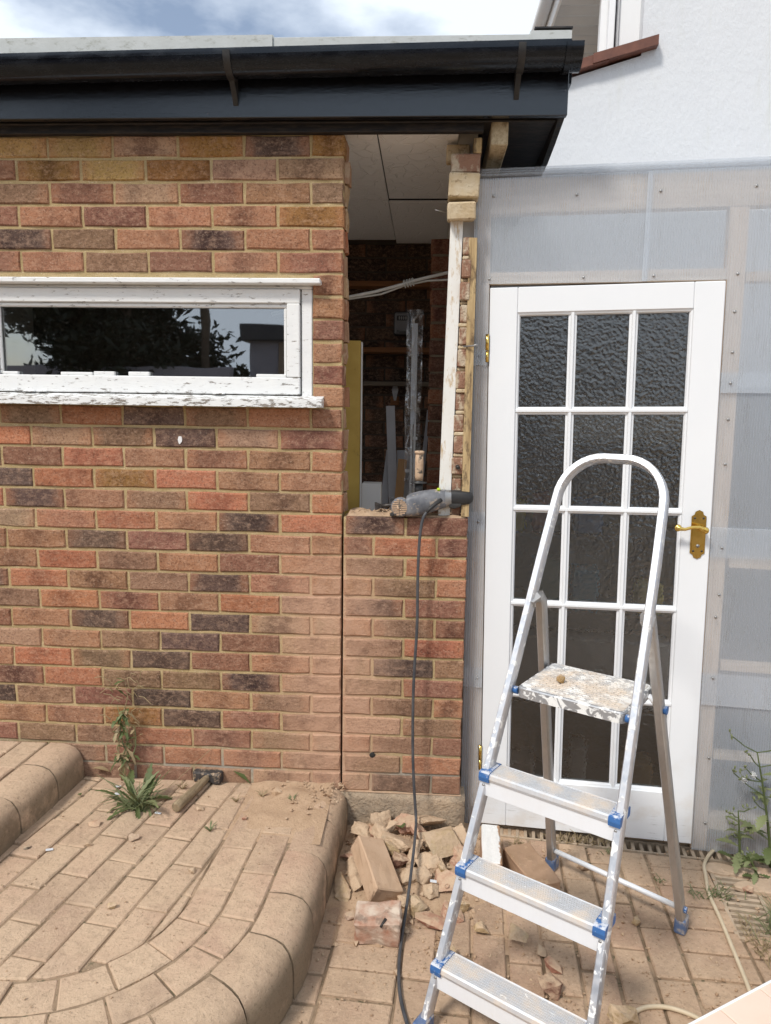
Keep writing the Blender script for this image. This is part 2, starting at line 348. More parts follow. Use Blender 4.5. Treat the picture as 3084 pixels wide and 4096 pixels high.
def wood(name, a, b, axis=(2, 2, 40), rough=0.8, stain=None):
    t = NT(name); v = t.rv(11.0); k = {'z': (30, 30, 2.0), 'x': (2.0, 30, 30), 'y': (30, 2.0, 30)}[axis]
    g = t.noise(t.scl(v, k), 3.0, 5, 0.65, dist=0.6); c = t.mix(a, b, t.ramp(g, [(0.35, 0.0), (0.65, 1.0)]))
    if stain: c = t.mix(c, stain, t.ramp(t.noise(t.scl(v, (8, 8, 3)), 5, 5, 0.7), [(0.50, 0.0), (0.62, 0.8)]))
    return t.done(t.bsdf(c, rough, t.bump(g, 0.3, 0.002), spec=0.25))
MT['pine_z'] = wood('pine_upright', (0.50, 0.35, 0.23), (0.66, 0.51, 0.38), 'z')
MT['pine_x'] = wood('pine_rail', (0.44, 0.32, 0.22), (0.66, 0.53, 0.41), 'x')
MT['oldwood_z'] = wood('old_timber_upright', (0.30, 0.20, 0.10), (0.55, 0.41, 0.22), 'z', 0.9, (0.10, 0.065, 0.04))
MT['oldwood_y'] = wood('old_timber_batten', (0.36, 0.28, 0.17), (0.52, 0.43, 0.29), 'y', 0.9, (0.24, 0.18, 0.11))
MT['brownwood'] = wood('brown_shelf_wood', (0.17, 0.075, 0.03), (0.26, 0.12, 0.05), 'x', 0.6)
MT['dullwood'] = wood('grey_shelf_wood', (0.13, 0.11, 0.09), (0.20, 0.17, 0.13), 'x', 0.8)
MT['tanwood'] = wood('tan_offcut_wood', (0.42, 0.24, 0.11), (0.50, 0.30, 0.15), 'z', 0.7)
MT['handlewood'] = wood('dusty_hammer_handle', (0.20, 0.15, 0.09), (0.34, 0.26, 0.165), 'y', 0.85, (0.20, 0.15, 0.09))
MT['cupboard'] = simple('dark_cupboard', (0.20, 0.175, 0.15), (0.27, 0.235, 0.20), 6, 0.6, 40, 0.1)
t = NT('whitewashed_jamb'); v = t.pos(); c = t.mix((0.70, 0.68, 0.62), (0.78, 0.77, 0.74), t.noise(v, 20, 3))
c = t.mix(c, (0.48, 0.33, 0.16), t.ramp(t.noise(t.scl(v, (10, 10, 3)), 5, 5, 0.72), [(0.55, 0.0), (0.68, 0.85)])); MT['jamb'] = t.done(t.bsdf(c, 0.7, t.bump(t.noise(v, 60, 4), 0.3, 0.003)))
t = NT('limey_brick_edge'); v = t.pos(); c = t.mix((0.26, 0.13, 0.085), (0.40, 0.23, 0.15), t.noise(v, 30, 4))
c = t.mix(c, (0.62, 0.52, 0.38), t.ramp(t.noise(t.scl(v, (2, 2, 1)), 13, 5, 0.65), [(0.50, 0.0), (0.60, 0.9)])); MT['toothing'] = t.done(t.bsdf(c, 0.95, t.bump(t.noise(v, 70, 5, 0.7), 1.0, 0.012)))
MT['plasterblock'] = simple('pale_plaster_block', (0.50, 0.37, 0.21), (0.62, 0.52, 0.37), 18, 0.95, 80, 0.8, 0.006, sp=((0.25, 0.17, 0.09), 35, 0.56, 0.8))
# metals and plastics
MT['brass'] = simple('polished_brass', (0.62, 0.42, 0.10), (0.74, 0.52, 0.16), 30, 0.18, 60, 0.04, metal=1.0)
MT['steel'] = simple('dull_steel', (0.30, 0.30, 0.30), (0.42, 0.41, 0.40), 60, 0.45, 200, 0.1, metal=0.9)
MT['darksteel'] = simple('dark_steel', (0.035, 0.033, 0.032), (0.09, 0.08, 0.075), 60, 0.5, 200, 0.2, metal=0.6)
def alu(name, paint, dust, dusts=9, base=((0.50, 0.52, 0.56), (0.66, 0.68, 0.72)), metal=0.8):
    t = NT(name); v = t.rv(3.0); c = t.mix(base[0], base[1], t.noise(t.scl(v, (30, 30, 3)), 6, 3))
    pm = t.ramp(t.noise(v, 38, 5, 0.62, dist=0.6), [(paint, 0.0), (paint + 0.03, 1.0)])
    met = t.math('MULTIPLY', t.math('SUBTRACT', 1.0, pm), metal); c = t.mix(c, (0.80, 0.80, 0.78), pm)
    dm = t.math('MULTIPLY', t.ramp(t.noise(v, dusts, 5, 0.65), [(0.42, 0.0), (0.62, 1.0)]), dust); c = t.mix(c, (0.66, 0.55, 0.44), dm)
    met = t.math('MULTIPLY', met, t.math('SUBTRACT', 1.0, dm))
    return t.done(t.bsdf(c, t.mr(t.noise(v, 60, 3), 0.3, 0.7, 0.30, 0.48), t.bump(t.math('ADD', pm, t.math('MULTIPLY', dm, 0.5)), 0.35, 0.0015), met))
MT['alu'] = alu('ladder_aluminium', 0.68, 0.08, 9, ((0.80, 0.82, 0.85), (0.84, 0.86, 0.89)), 0.12)
MT['alu_paint'] = alu('ladder_aluminium_painted', 0.57, 0.22, 22)
MT['tread'] = alu('dusty_tread', 0.66, 0.75, 13, ((0.62, 0.63, 0.65), (0.74, 0.75, 0.77)), 0.45)
MT['platform'] = alu('paint_splashed_platform', 0.48, 0.85, 9, ((0.5, 0.5, 0.5), (0.66, 0.66, 0.66)), 0.3)
MT['platform_rim'] = alu('paint_splashed_rim', 0.49, 0.12, 9, ((0.30, 0.31, 0.33), (0.42, 0.43, 0.45)), 0.5)
MT['alu_old'] = alu('dull_leg_aluminium', 0.70, 0.15, 9, ((0.38, 0.37, 0.36), (0.50, 0.49, 0.48)))
t = NT('blue_plastic_cap'); v = t.rv(); c = t.mix((0.025, 0.10, 0.29), (0.05, 0.155, 0.38), t.noise(v, 40, 3)); up = t.mr(t.xyz(t.nrm())[2], 0.3, 0.8, -0.10, 0.07)
c = t.mix(c, (0.66, 0.66, 0.66), t.math('MULTIPLY', t.ramp(t.math('ADD', t.noise(v, 55, 5, 0.7), up), [(0.50, 0.0), (0.60, 1.0)]), 0.8)); MT['blue'] = t.done(t.bsdf(c, 0.45))
MT['foot'] = simple('scuffed_blue_foot', (0.07, 0.12, 0.24), (0.16, 0.20, 0.30), 30, 0.6, 90, 0.1, sp=((0.42, 0.36, 0.30), 30, 0.5, 0.8))
MT['drill_grey'] = simple('dusty_grey_tool', (0.10, 0.105, 0.12), (0.24, 0.24, 0.25), 20, 0.5, 80, 0.2, sp=((0.50, 0.40, 0.30), 32, 0.54, 0.8))
MT['drill_black'] = simple('black_rubber', (0.018, 0.018, 0.02), (0.04, 0.038, 0.036), 30, 0.55, 90, 0.1)
MT['dusty_handle'] = simple('dust_caked_grip', (0.42, 0.28, 0.18), (0.58, 0.42, 0.29), 40, 0.95, 120, 0.6, sp=((0.05, 0.045, 0.04), 40, 0.56, 0.9))
MT['lime'] = simple('lime_button', (0.45, 0.62, 0.03), (0.5, 0.68, 0.05), 10, 0.4, 60, 0)
MT['cable'] = simple('grey_black_cable', (0.045, 0.048, 0.055), (0.085, 0.085, 0.09), 30, 0.5, 90, 0.1)
MT['hose'] = simple('cream_cable', (0.50, 0.41, 0.28), (0.60, 0.50, 0.36), 20, 0.55, 60, 0.1)
MT['white_cable'] = simple('white_cable', (0.55, 0.54, 0.50), (0.68, 0.67, 0.64), 20, 0.5, 60, 0)
# ground
def paver_mat(name, a, b, dust, algae=0.0):
    t = NT(name); v = t.pos(); rv = t.rv(); hv = t.math('MULTIPLY_ADD', t.oi(), 0.34); hv.node.inputs[2].default_value = 0.78; a = tuple(a); r2_ = t.math('FRACT', t.math('MULTIPLY', t.oi(), 9.7))
    c = t.mix(a, b, t.ramp(t.noise(rv, 10, 4), [(0.3, 0.0), (0.7, 1.0)])); c = t.mix(c, (0.50, 0.31, 0.22), t.math('MULTIPLY', r2_, 0.55)); c = t.mix((0, 0, 0), c, hv)
    dm = t.math('MULTIPLY', t.mr(t.noise(v, 5, 6, 0.62), 0.30, 0.60), dust); c = t.mix(c, DUST, dm)
    c = t.mix(c, (0.30, 0.215, 0.145), t.ramp(t.noise(v, 34, 6, 0.72), [(0.50, 0.0), (0.68, 0.42)]))
    c = t.mix(c, (0.20, 0.145, 0.095), t.ramp(t.noise(v, 105, 4, 0.78), [(0.56, 0.0), (0.68, 0.6)]))
    c = t.mix(c, (0.68, 0.52, 0.38), t.ramp(t.noise(v, 120, 4, 0.75), [(0.58, 0.0), (0.68, 0.5)]))
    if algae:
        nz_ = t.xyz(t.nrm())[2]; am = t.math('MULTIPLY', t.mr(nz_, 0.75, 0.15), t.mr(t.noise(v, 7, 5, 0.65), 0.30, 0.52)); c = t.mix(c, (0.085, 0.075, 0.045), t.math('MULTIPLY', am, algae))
    nb = t.bump(t.noise(v, 150, 5, 0.8), 0.8, 0.005); nb = t.bump(t.noise(rv, 30, 5, 0.65), 0.7, 0.008, nb)
    return t.done(t.bsdf(c, 0.92, nb, spec=0.2))
MT['paver_t'] = paver_mat('terrace_paver', (0.54, 0.385, 0.265), (0.60, 0.44, 0.31), 0.75)
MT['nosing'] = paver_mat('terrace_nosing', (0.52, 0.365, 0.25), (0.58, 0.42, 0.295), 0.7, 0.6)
MT['paver_g'] = paver_mat('lower_paver', (0.40, 0.275, 0.185), (0.50, 0.35, 0.24), 0.55)
MT['joint'] = simple('joint_sand', (0.20, 0.14, 0.085), (0.50, 0.36, 0.24), 9, 0.98, 260, 1.0, 0.006, world=True, sp=((0.08, 0.085, 0.04), 38, 0.58, 0.8))
MT['dustpile'] = simple('brick_dust', (0.44, 0.30, 0.19), (0.54, 0.38, 0.25), 22, 0.98, 160, 0.9, 0.006, world=True, sp=((0.33, 0.21, 0.13), 120, 0.56, 0.6))
t = NT('broken_brick'); v = t.rv(); base = t.oi('Color'); c = t.mix(base, t.mix(base, (0.62, 0.54, 0.48), 1.0, 'MULTIPLY'), t.ramp(t.noise(v, 45, 5, 0.75), [(0.46, 0.0), (0.70, 0.8)]))
c = t.mix(c, (0.62, 0.50, 0.36), t.ramp(t.noise(v, 17, 4, 0.6), [(0.55, 0.0), (0.63, 0.5)]))
up = t.xyz(t.nrm())[2]; c = t.mix(c, DUST, t.math('MULTIPLY', t.mr(up, 0.0, 0.7), t.mr(t.noise(v, 30, 5), 0.35, 0.6, 0.30, 0.85)))
MT['rubble'] = t.done(t.bsdf(c, 0.95, t.bump(t.noise(v, 90, 5, 0.75), 0.9, 0.008), spec=0.2))
t = NT('painted_brick'); v = t.obj(); c = t.mix((0.70, 0.69, 0.66), (0.78, 0.77, 0.75), t.noise(v, 60, 3)); up = t.xyz(v)[2]
rim = t.math('ADD', t.math('MULTIPLY', t.noise(v, 45, 4), 0.03), t.xyz(v)[0]); c = t.mix(c, (0.40, 0.24, 0.14), t.mr(rim, 0.040, 0.044)); c = t.mix((0.42, 0.26, 0.17), c, t.mr(up, 0.040, 0.047))
MT['painted_brick'] = t.done(t.bsdf(c, 0.85, t.bump(t.noise(v, 150, 4), 0.6, 0.004)))
MT['limebrick'] = simple('lime_stained_brick', (0.36, 0.17, 0.105), (0.60, 0.50, 0.40), 16, 0.95, 110, 0.7, 0.004, sp=((0.16, 0.12, 0.09), 22, 0.56, 0.6))
MT['dustybrick'] = simple('dust_covered_brick', (0.46, 0.31, 0.20), (0.53, 0.37, 0.25), 14, 0.95, 160, 0.5, 0.003, sp=((0.33, 0.19, 0.12), 40, 0.60, 0.6))
MT['drybrick'] = simple('brown_dusty_brick', (0.30, 0.19, 0.115), (0.40, 0.26, 0.17), 14, 0.95, 160, 0.5, 0.003, sp=((0.48, 0.33, 0.21), 40, 0.58, 0.5))
MT['tile_cream'] = simple('cream_floor_tile', (0.70, 0.53, 0.42), (0.74, 0.58, 0.47), 8, 0.45, 80, 0.05)
MT['tile_edge'] = simple('pale_tile_edge', (0.72, 0.66, 0.58), (0.76, 0.71, 0.64), 12, 0.7, 90, 0.2)
MT['grate'] = simple('dusty_drain_grate', (0.32, 0.25, 0.18), (0.48, 0.37, 0.265), 25, 0.85, 120, 0.3)
MT['cement'] = simple('spilt_cement', (0.40, 0.29, 0.20), (0.50, 0.37, 0.26), 20, 0.95, 70, 0.8, 0.005)
MT['void'] = simple('dark_drain', (0.015, 0.014, 0.013), (0.03, 0.027, 0.024), 20, 0.9, 50, 0)  # near-black colour standing in for shade inside the drains and the hole
MT['ceil'] = None
t = NT('crazed_ceiling_tile'); v = t.rv(5); dv = t.vm('ADD', v, t.vm('SCALE', t.noise(v, 6, 2, out='Color'), 0.12)); e = t.voro(dv, 16, 'DISTANCE_TO_EDGE')
ln = t.mr(e, 0.0, 0.05); c = t.mix((0.88, 0.88, 0.89), (0.80, 0.80, 0.81), ln); MT['ceil'] = t.done(t.bsdf(c, 0.85, t.bump(ln, 0.7, 0.004)))
MT['yellow'] = simple('mustard_board', (0.42, 0.27, 0.055), (0.50, 0.335, 0.08), 9, 0.6, 40, 0.1, sp=((0.2, 0.13, 0.03), 30, 0.62, 0.5))
MT['render_in'] = simple('plain_wall', (0.50, 0.50, 0.50), (0.55, 0.55, 0.54), 4, 0.9, 60, 0.2, world=True)
MT['dark_in'] = simple('dusty_plain_room', (0.58, 0.55, 0.51), (0.66, 0.63, 0.59), 4, 0.9, 60, 0.2, world=True)
MT['leaf'] = None
def leafm(name, a, b):
    t = NT(name); v = t.rv(); c = t.mix(a, b, t.noise(v, 30, 3)); d = t.bsdf(c, 0.55, None, spec=0.3); tl = t.n('ShaderNodeBsdfTranslucent'); t.l(c, tl.inputs['Color'])
    m = t.n('ShaderNodeMixShader'); m.inputs[0].default_value = 0.25; t.l(d, m.inputs[1]); t.l(tl.outputs[0], m.inputs[2]); return t.done(m.outputs[0])
MT['leaf'] = leafm('green_leaf', (0.075, 0.105, 0.035), (0.15, 0.18, 0.07))
MT['leaf_pale'] = leafm('pale_leaf', (0.16, 0.19, 0.08), (0.27, 0.29, 0.15))
MT['straw'] = leafm('dry_straw', (0.34, 0.25, 0.13), (0.46, 0.36, 0.22))
MT['fluff'] = leafm('white_seed_fluff', (0.7, 0.7, 0.68), (0.8, 0.8, 0.78))
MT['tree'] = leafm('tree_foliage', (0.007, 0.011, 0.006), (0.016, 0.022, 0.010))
MT['bark'] = simple('bark', (0.05, 0.035, 0.025), (0.09, 0.065, 0.045), 12, 0.95, 40, 0.6, 0.01)
MT['dark_roof'] = simple('dark_fascia', (0.02, 0.02, 0.025), (0.035, 0.035, 0.04), 4, 0.6, 30, 0)
MT['lilac_wall'] = simple('shaded_wall', (0.20, 0.19, 0.22), (0.24, 0.23, 0.26), 3, 0.9, 30, 0)  # even lilac-grey wall colour
MT['redtile'] = simple('brown_clay_tile', (0.11, 0.042, 0.028), (0.17, 0.065, 0.04), 20, 0.6, 60, 0.3)
MT['upvc_grey'] = simple('grey_soffit', (0.55, 0.55, 0.55), (0.62, 0.62, 0.61), 6, 0.6, 30, 0)
def flat(name, c, r=0.5): return simple(name, c, tuple(x * 0.85 for x in c), 10, r, 40, 0)
# ============================================================ GROUND AND PAVING
GZ, TZ, UZ = -0.165, 0.015, 0.147          # lower paving, terrace, upper step
PO = Vector((0.536, 0.055)); PY = R(-7.2)   # plastic-clad partition: origin and yaw
def PP(u, v): return (PO.x + u * math.cos(PY) - v * math.sin(PY), PO.y + u * math.sin(PY) + v * math.cos(PY))
g = MB().mesh([(-60, -60, -0.30), (60, -60, -0.30), (60, 60, -0.30), (-60, 60, -0.30)], [(0, 1, 2, 3)]).build('ground', MT['joint']); tag(g, 'bare earth under the paving', kind='structure')
bed = MB()
for a, b, c, d in ((-2.4, -4.2, 0.80, -0.035), (0.80, -4.2, 0.94, -0.435), (0.94, -4.2, 3.2, -0.035), (0.80, -0.050, 0.94, -0.035)):
    bed.prism([PP(a, b), PP(c, b), PP(c, d), PP(a, d)], -0.29, GZ - 0.008)
lower = bed.build('lower_paving', MT['joint']); tag(lower, 'sandy bed and clay block paving in front of the door', kind='structure')
MB().prism([PP(-0.2, 0.05), PP(3.2, 0.05), PP(3.2, 2.2), PP(-0.2, 2.2)], -0.29, GZ + 0.003).build('room_floor', MT['dustpile'], None)
tag(bpy.data.objects['room_floor'], 'dusty floor behind the door', kind='structure')

GU = Vector((1, -0.068)).normalized(); GV = Vector((0.068, 1)).normalized(); GO = Vector((1.126, 0.0))
def GP(a, b): p = GO + GU * a + GV * b; return (p.x, p.y)
L1 = 0.641; RA = 0.56; L2 = RA * math.pi / 2; CA = Vector((-0.70, -0.64))
def tp(s, off):
    """point on the terrace edge: s along it from the wall, off outward"""
    if s <= L1:
        a = Vector((-0.10, 0.0)); b = Vector((-0.14, -0.64)); d = (b - a).normalized(); nn = Vector((-d.y, d.x))
        if nn.x < 0: nn = -nn
        p = a + (b - a) * (s / L1) + nn * off
    elif s <= L1 + L2:
        an = -(s - L1) / RA; p = CA + Vector((math.cos(an), math.sin(an))) * (RA + off)
    else: p = Vector((CA.x - (s - L1 - L2), CA.y - RA - off))
    return (p.x, p.y)
def outside_terrace(p):
    x, y = p
    if y > -0.64: return x > -0.12 + 0.06 * y + 0.10
    return x > CA.x and math.dist(p, CA) > RA + 0.08
def paver(poly, z, mat, parent, th=0.05, cham=0.004, jit=0.0028):
    poly = clean(poly)
    if len(poly) < 3 or abs(area2(poly)) / 2 < 0.0006: return
    cx = sum(p[0] for p in poly) / len(poly); cy = sum(p[1] for p in poly) / len(poly)
    poly = [(p[0] - cx + random.uniform(-jit, jit) * .6, p[1] - cy + random.uniform(-jit, jit) * .6) for p in poly]
    MB().prism(poly, -th, 0, cham=cham).build('paver', mat, parent, (cx, cy, z + random.uniform(-jit, jit)), (random.uniform(-.006, .006), random.uniform(-.006, .006), 0))
def rect_g(a0, a1, b0, b1, mat, j=0.0048):
    poly = [GP(a0 + j, b0 + j), GP(a1 - j, b0 + j), GP(a1 - j, b1 - j), GP(a0 + j, b1 - j)]
    poly = clip(poly, PP(3, -0.036), PP(-3, -0.036))
    if len(poly) < 3: return
    c = (sum(p[0] for p in poly) / len(poly), sum(p[1] for p in poly) / len(poly))
    if not outside_terrace(c) or c[1] < -2.3: return
    paver(poly, GZ, mat, lower)
P_ = 0.1035
for k in range(8):
    a1 = -k * P_; off = 0.05 if k % 2 else -0.055
    for i in range(13): rect_g(a1 - P_, a1, 0.02 + off - (i + 1) * 2 * P_, 0.02 + off - i * 2 * P_, MT['paver_g'])
for i in range(22):
    b1 = 0.08 - i * P_
    rect_g(0.0, 0.2, b1 - P_, b1, MT['paver_g'])
    rect_g(-8 * P_ - 0.205, -8 * P_, b1 - P_, b1, MT['paver_g']); rect_g(-8 * P_ - 0.41, -8 * P_ - 0.205, b1 - P_ - 0.03, b1 - 0.03, MT['paver_g'])
    if b1 < -0.40: rect_g(0.2, 0.34, b1 - P_, b1, MT['paver_g'])
    rect_g(0.345, 0.55, b1 - P_, b1, MT['paver_g']); rect_g(0.55, 0.755, b1 - P_ + 0.02, b1 + 0.02, MT['paver_g'])

# terrace bed, border rings, field
S_END = L1 + L2 + 0.9
ss = [i * S_END / 60 for i in range(61)]
terr = MB().prism([tp(s, 0.05) for s in ss] + [(-1.7, 0.02), (-0.10, 0.02)], -0.295, TZ - 0.0055).build('terrace_paving', MT['joint'])
tag(terr, 'raised dusty block paved terrace with rounded edge', kind='structure')
def ring(o0, o1, s0, s1, arc, stag):
    s = s0 - stag
    while s < s1:
        step = 0.205 if s < L1 - 0.05 else (arc if s < L1 + L2 else 0.205)
        a, b = max(s, s0) + 0.003, min(s + step, s1) - 0.003
        if b - a > 0.02:
            m = (a + b) / 2
            paver([tp(a, o0 + .003), tp(m, o0 + .003), tp(b, o0 + .003), tp(b, o1 - .003), tp(m, o1 - .003), tp(a, o1 - .003)], TZ, MT['paver_t'], terr)
        s += step
ring(-0.105, 0.0, 0.01, S_END - 0.3, 0.150, 0.09); ring(-0.212, -0.105, 0.01, S_END - 0.3, 0.175, 0.0)
PROF = [(0.003, -0.05), (0.003, -0.006), (0.007, 0.0), (0.060, 0.001), (0.088, -0.004), (0.110, -0.016), (0.127, -0.036), (0.137, -0.062), (0.140, -0.10), (0.139, -0.175)]
def nosing(fn, s0, s1, zt, mat, parent, drop, n=4):
    m = MB(); vs = []; fs = []; k = len(PROF); dz = random.uniform(-.002, .002); do = random.uniform(-.003, .003)
    for i in range(n + 1):
        s = s0 + (s1 - s0) * i / n; e = 0.006 if i in (0, n) else 0.0
        for d, z in PROF:
            x, y = fn(s, d + do - (e * .6 if d > .05 else 0)); vs.append((x, y, zt + max(z, drop) + dz - (e * 0.5 if d <= .09 else 0)))
    for i in range(n):
        for j in range(k - 1): fs.append((i * k + j, i * k + j + 1, (i + 1) * k + j + 1, (i + 1) * k + j))
    fs += [tuple(range(k)), tuple(range(n * k, n * k + k))]
    m.mesh(vs, fs, None, True); o = m.build('nosing_block', mat, parent)
    o.data.set_sharp_from_angle(angle=R(50))
s = 0.0
while s < S_END - 0.35:
    st = 0.205 if s < L1 - .03 else 0.165
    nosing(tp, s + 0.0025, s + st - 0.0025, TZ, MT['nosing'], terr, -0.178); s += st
FD = Vector((-0.175, -1)).normalized(); FN = Vector((-FD.y, FD.x)); FN = FN if FN.x < 0 else -FN; FO = Vector((-0.5119, -0.1816))
lines = [tp(s, -0.215) for s in ss]
def field(a0, a1, b0, b1):
    q = lambda a, b: tuple(FO + FN * a + FD * b)
    j = 0.0035; poly = [q(a0 + j, b0 + j), q(a1 - j, b0 + j), q(a1 - j, b1 - j), q(a0 + j, b1 - j)]
    if area2(poly) < 0: poly.reverse()
    for i in range(len(lines) - 1):
        poly = clip(poly, lines[i + 1], lines[i])
        if len(poly) < 3: return
    for a, b in (((1, -0.006), (-1, -0.006)), ((-0.975, 0.0), (-1.065, -1.0)), ((-3, -1.2), (3, -1.2))):
        poly = clip(poly, a, b)
        if len(poly) < 3: return
    paver(poly, TZ, MT['paver_t'], terr)
for k in range(-3, 8):
    o = (-0.075, 0.02, 0.10, -0.02)[k % 4]
    for i in range(-3, 6): field(k * 0.1035, (k + 1) * 0.1035, o + i * 0.207, o + (i + 1) * 0.207)
# upper step
def up_(s, off): d = Vector((-0.0655, -1)).normalized(); nn = Vector((-d.y, d.x)); nn = nn if nn.x > 0 else -nn; p = Vector((-1.114, 0)) + d * s + nn * off; return (p.x, p.y)
step = MB().prism([up_(0, 0.05), (-1.9, 0.0), (-1.9, -0.86), up_(0.86, 0.05)], TZ - 0.02, UZ - 0.008).build('upper_step', MT['joint'])
tag(step, 'second, higher block paved step at the left', kind='structure')
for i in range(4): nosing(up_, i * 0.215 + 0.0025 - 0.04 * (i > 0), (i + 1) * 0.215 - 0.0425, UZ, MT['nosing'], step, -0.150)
for k in range(5):
    for i in range(-1, 5):
        a = -0.004 - k * 0.104; b0 = i * 0.207 + (0.10 if k % 2 else 0.0)
        poly = [up_(b0 + .003, a), up_(b0 + .204, a), up_(b0 + .204, a - .099), up_(b0 + .003, a - .099)]
        if area2(poly) < 0: poly.reverse()
        poly = clip(clip(poly, (1, -0.006), (-1, -0.006)), (-3, -0.85), (3, -0.85)) if len(poly) > 2 else poly
        if len(poly) > 2: paver(poly, UZ, MT['paver_t'], step)

# ============================================================ BRICK WALLS
PAL = {'P': (0.40, 0.20, 0.115), 'R': (0.44, 0.18, 0.098), 'M': (0.28, 0.13, 0.085), 'B': (0.28, 0.165, 0.100), 'D': (0.135, 0.085, 0.066),
       'T': (0.43, 0.265, 0.17), 'Y': (0.47, 0.28, 0.105), 'O': (0.32, 0.165, 0.055)}
BM = {}
def brick_mesh(L, D=0.100, H=0.065):
    key = (round(L, 3), D, H, random.randrange(7))
    if key not in BM:
        a, b = (L + .0005) / 2, (H + .0003) / 2; j = .0018; rj = lambda k=1.0: random.uniform(-j, j) * k
        n_ = 3 if L > .15 else 2; per = []
        for x, z in [(-a, -b)] + [(-a + 2 * a * i / n_, -b) for i in range(1, n_)] + [(a, -b), (a, 0)] + [(a, b)] + [(a - 2 * a * i / n_, b) for i in range(1, n_)] + [(-a, b), (-a, 0)]: per.append((x + rj(), z + rj()))
        k_ = len(per); inn = inset(per, .0042); c0 = -D / 2
        vs = [(p[0] + rj(), c0 + rj(.6), p[1] + rj()) for p in inn] + [(p[0], c0 + .0045, p[1]) for p in per] + [(p[0], D / 2, p[1]) for p in per]
        fs = [tuple(range(k_))] + [(i, (i + 1) % k_, k_ + (i + 1) % k_, k_ + i) for i in range(k_)] + [(k_ + i, k_ + (i + 1) % k_, 2 * k_ + (i + 1) % k_, 2 * k_ + i) for i in range(k_)] + [tuple(range(2 * k_, 3 * k_))]
        bm = bmesh.new(); bv = [bm.verts.new(p) for p in vs]
        for f_ in fs: bm.faces.new([bv[i] for i in f_])
        bmesh.ops.recalc_face_normals(bm, faces=bm.faces[:])
        if False:      # a knocked corner
            cx, cz = random.choice((-1, 1)) * L / 2, random.choice((-1, 1)) * H / 2
            for v in bm.verts:
                if abs(v.co.x - cx) < .006 and abs(v.co.z - cz) < .006 and v.co.y < 0: v.co += Vector((-cx / abs(cx) * .007, 0.004, -cz / abs(cz) * .004))
        BM[key] = MB().bm(bm).data('brick')
    return BM[key]
def lay(x0, x1, z, col, parent, y=0.0, mat='brick', D=0.100, H=0.065, wob=1.0, name='brick'):
    b = PAL[col] if isinstance(col, str) else col; f = random.uniform(0.86, 1.14)
    c = tuple(max(0.01, k * f * random.uniform(0.95, 1.05)) for k in b)
    return add(name, brick_mesh(x1 - x0, D, H), MT[mat], parent, ((x0 + x1) / 2, y + D / 2 + random.uniform(-.0012, .0015) * wob, z + H / 2 + random.uniform(-.0012, .0012) * wob),
               (random.uniform(-.004, .004) * wob, random.uniform(-.005, .005) * wob, random.uniform(-.003, .003) * wob), c)
ROWS = {30: 'YYTODO', 29: 'POYOTT', 28: 'BMTMPB', 27: 'MPMPPO', 26: 'DBPDPP', 25: 'MPBMPM', 24: 'P', 23: 'P', 22: 'M', 21: 'P', 20: 'M', 19: 'P',
        18: 'BRDBPM', 17: 'RTBDTM', 16: 'MRPMPP', 15: 'DRORPP', 14: 'DPBRBR', 13: 'TPRPDR', 12: 'BPDMDPP', 11: 'PRBPMP', 10: 'DRPBDPP', 9: 'BRMPRT',
        8: 'MPDRDTT', 7: 'TPBDMT', 6: 'PRBDMPT', 5: 'MRBBDT', 4: 'DBMDPBT', 3: 'PPODMB', 2: 'MBBRMBT', 1: 'BBMRPT', 0: 'BBBMBTT'}
wall = empty('brick_wall', 'left brick wall with a long low window, ending in the ragged opening', 'wall')
XL = -1.95
for k in range(-2, 31):
    z = k * 0.075; cols = ROWS.get(k, 'B'); end = 0.002; i = 0
    x1 = end + (random.uniform(-.004, .004) if k > 13 else 0)
    first = 0.215 if k % 2 else 0.1025
    while x1 > XL:
        L = first if i == 0 else 0.215
        x0 = (0.0 - (first if i == 0 else first + 0.225 * i)) ; x0 = max(x0, XL)
        lo, hi = x0, x1
        hole = 19 <= k <= 24
        col = cols[-1 - i] if i < len(cols) else random.choice('PPRMBBDT')
        if hole:
            if lo < -0.1 and hi > -0.1: lo = -0.100
            if hi <= -0.1:
                if lo > -1.32: lo = hi
                elif hi > -1.32: hi = -1.32
        if hi - lo > 0.02: lay(lo, hi, z, col, wall)
        x1 = x0 - 0.010; i += 1
splat = MB().prism([(.009 * math.cos(a) * random.uniform(.5, 1), .017 * math.sin(a) * random.uniform(.5, 1.1)) for a in [k * 6.283 / 12 for k in range(12)]], -.002, .002, 'y').build('paint_splat', MT['white'], wall, (-.575, -.001, 1.302))
mo = MB()
for lo, hi in (((XL, .0055, -0.29), (0.0015, .098, 1.424)), ((-0.101, .0055, 1.424), (0.0, .098, 1.851)), ((XL, .0055, 1.851), (0.001, .098, 2.322)), ((XL, .0055, 1.424), (-1.318, .098, 1.851))): mo.box(lo, hi)
mo.build('mortar', MT['mortar'], wall)
# broken brick ends showing in the left side of the opening
for k in range(14, 31):
    z = k * 0.075; e = random.uniform(0.008, 0.022); bm = bmesh.new()
    for _ in range(16): bmesh.ops.create_vert(bm, co=(random.uniform(-.03, e), random.uniform(-.024, .026), random.uniform(-.033, .034)))
    for yy in (-.026, .026):
        for zz in (-.034, .035): bmesh.ops.create_vert(bm, co=(e - random.uniform(0, .012), yy, zz)); bmesh.ops.create_vert(bm, co=(-.03, yy, zz))
    bmesh.ops.convex_hull(bm, input=bm.verts[:])
    for v in [v for v in bm.verts if not v.link_faces]: bm.verts.remove(v)
    MB().bm(bm).build('broken_end', MT['rubble'], wall, (0, 0.070, z + .033), color=random.choice([PAL['P'], PAL['T'], PAL['R'], (0.5, .34, .2)]))
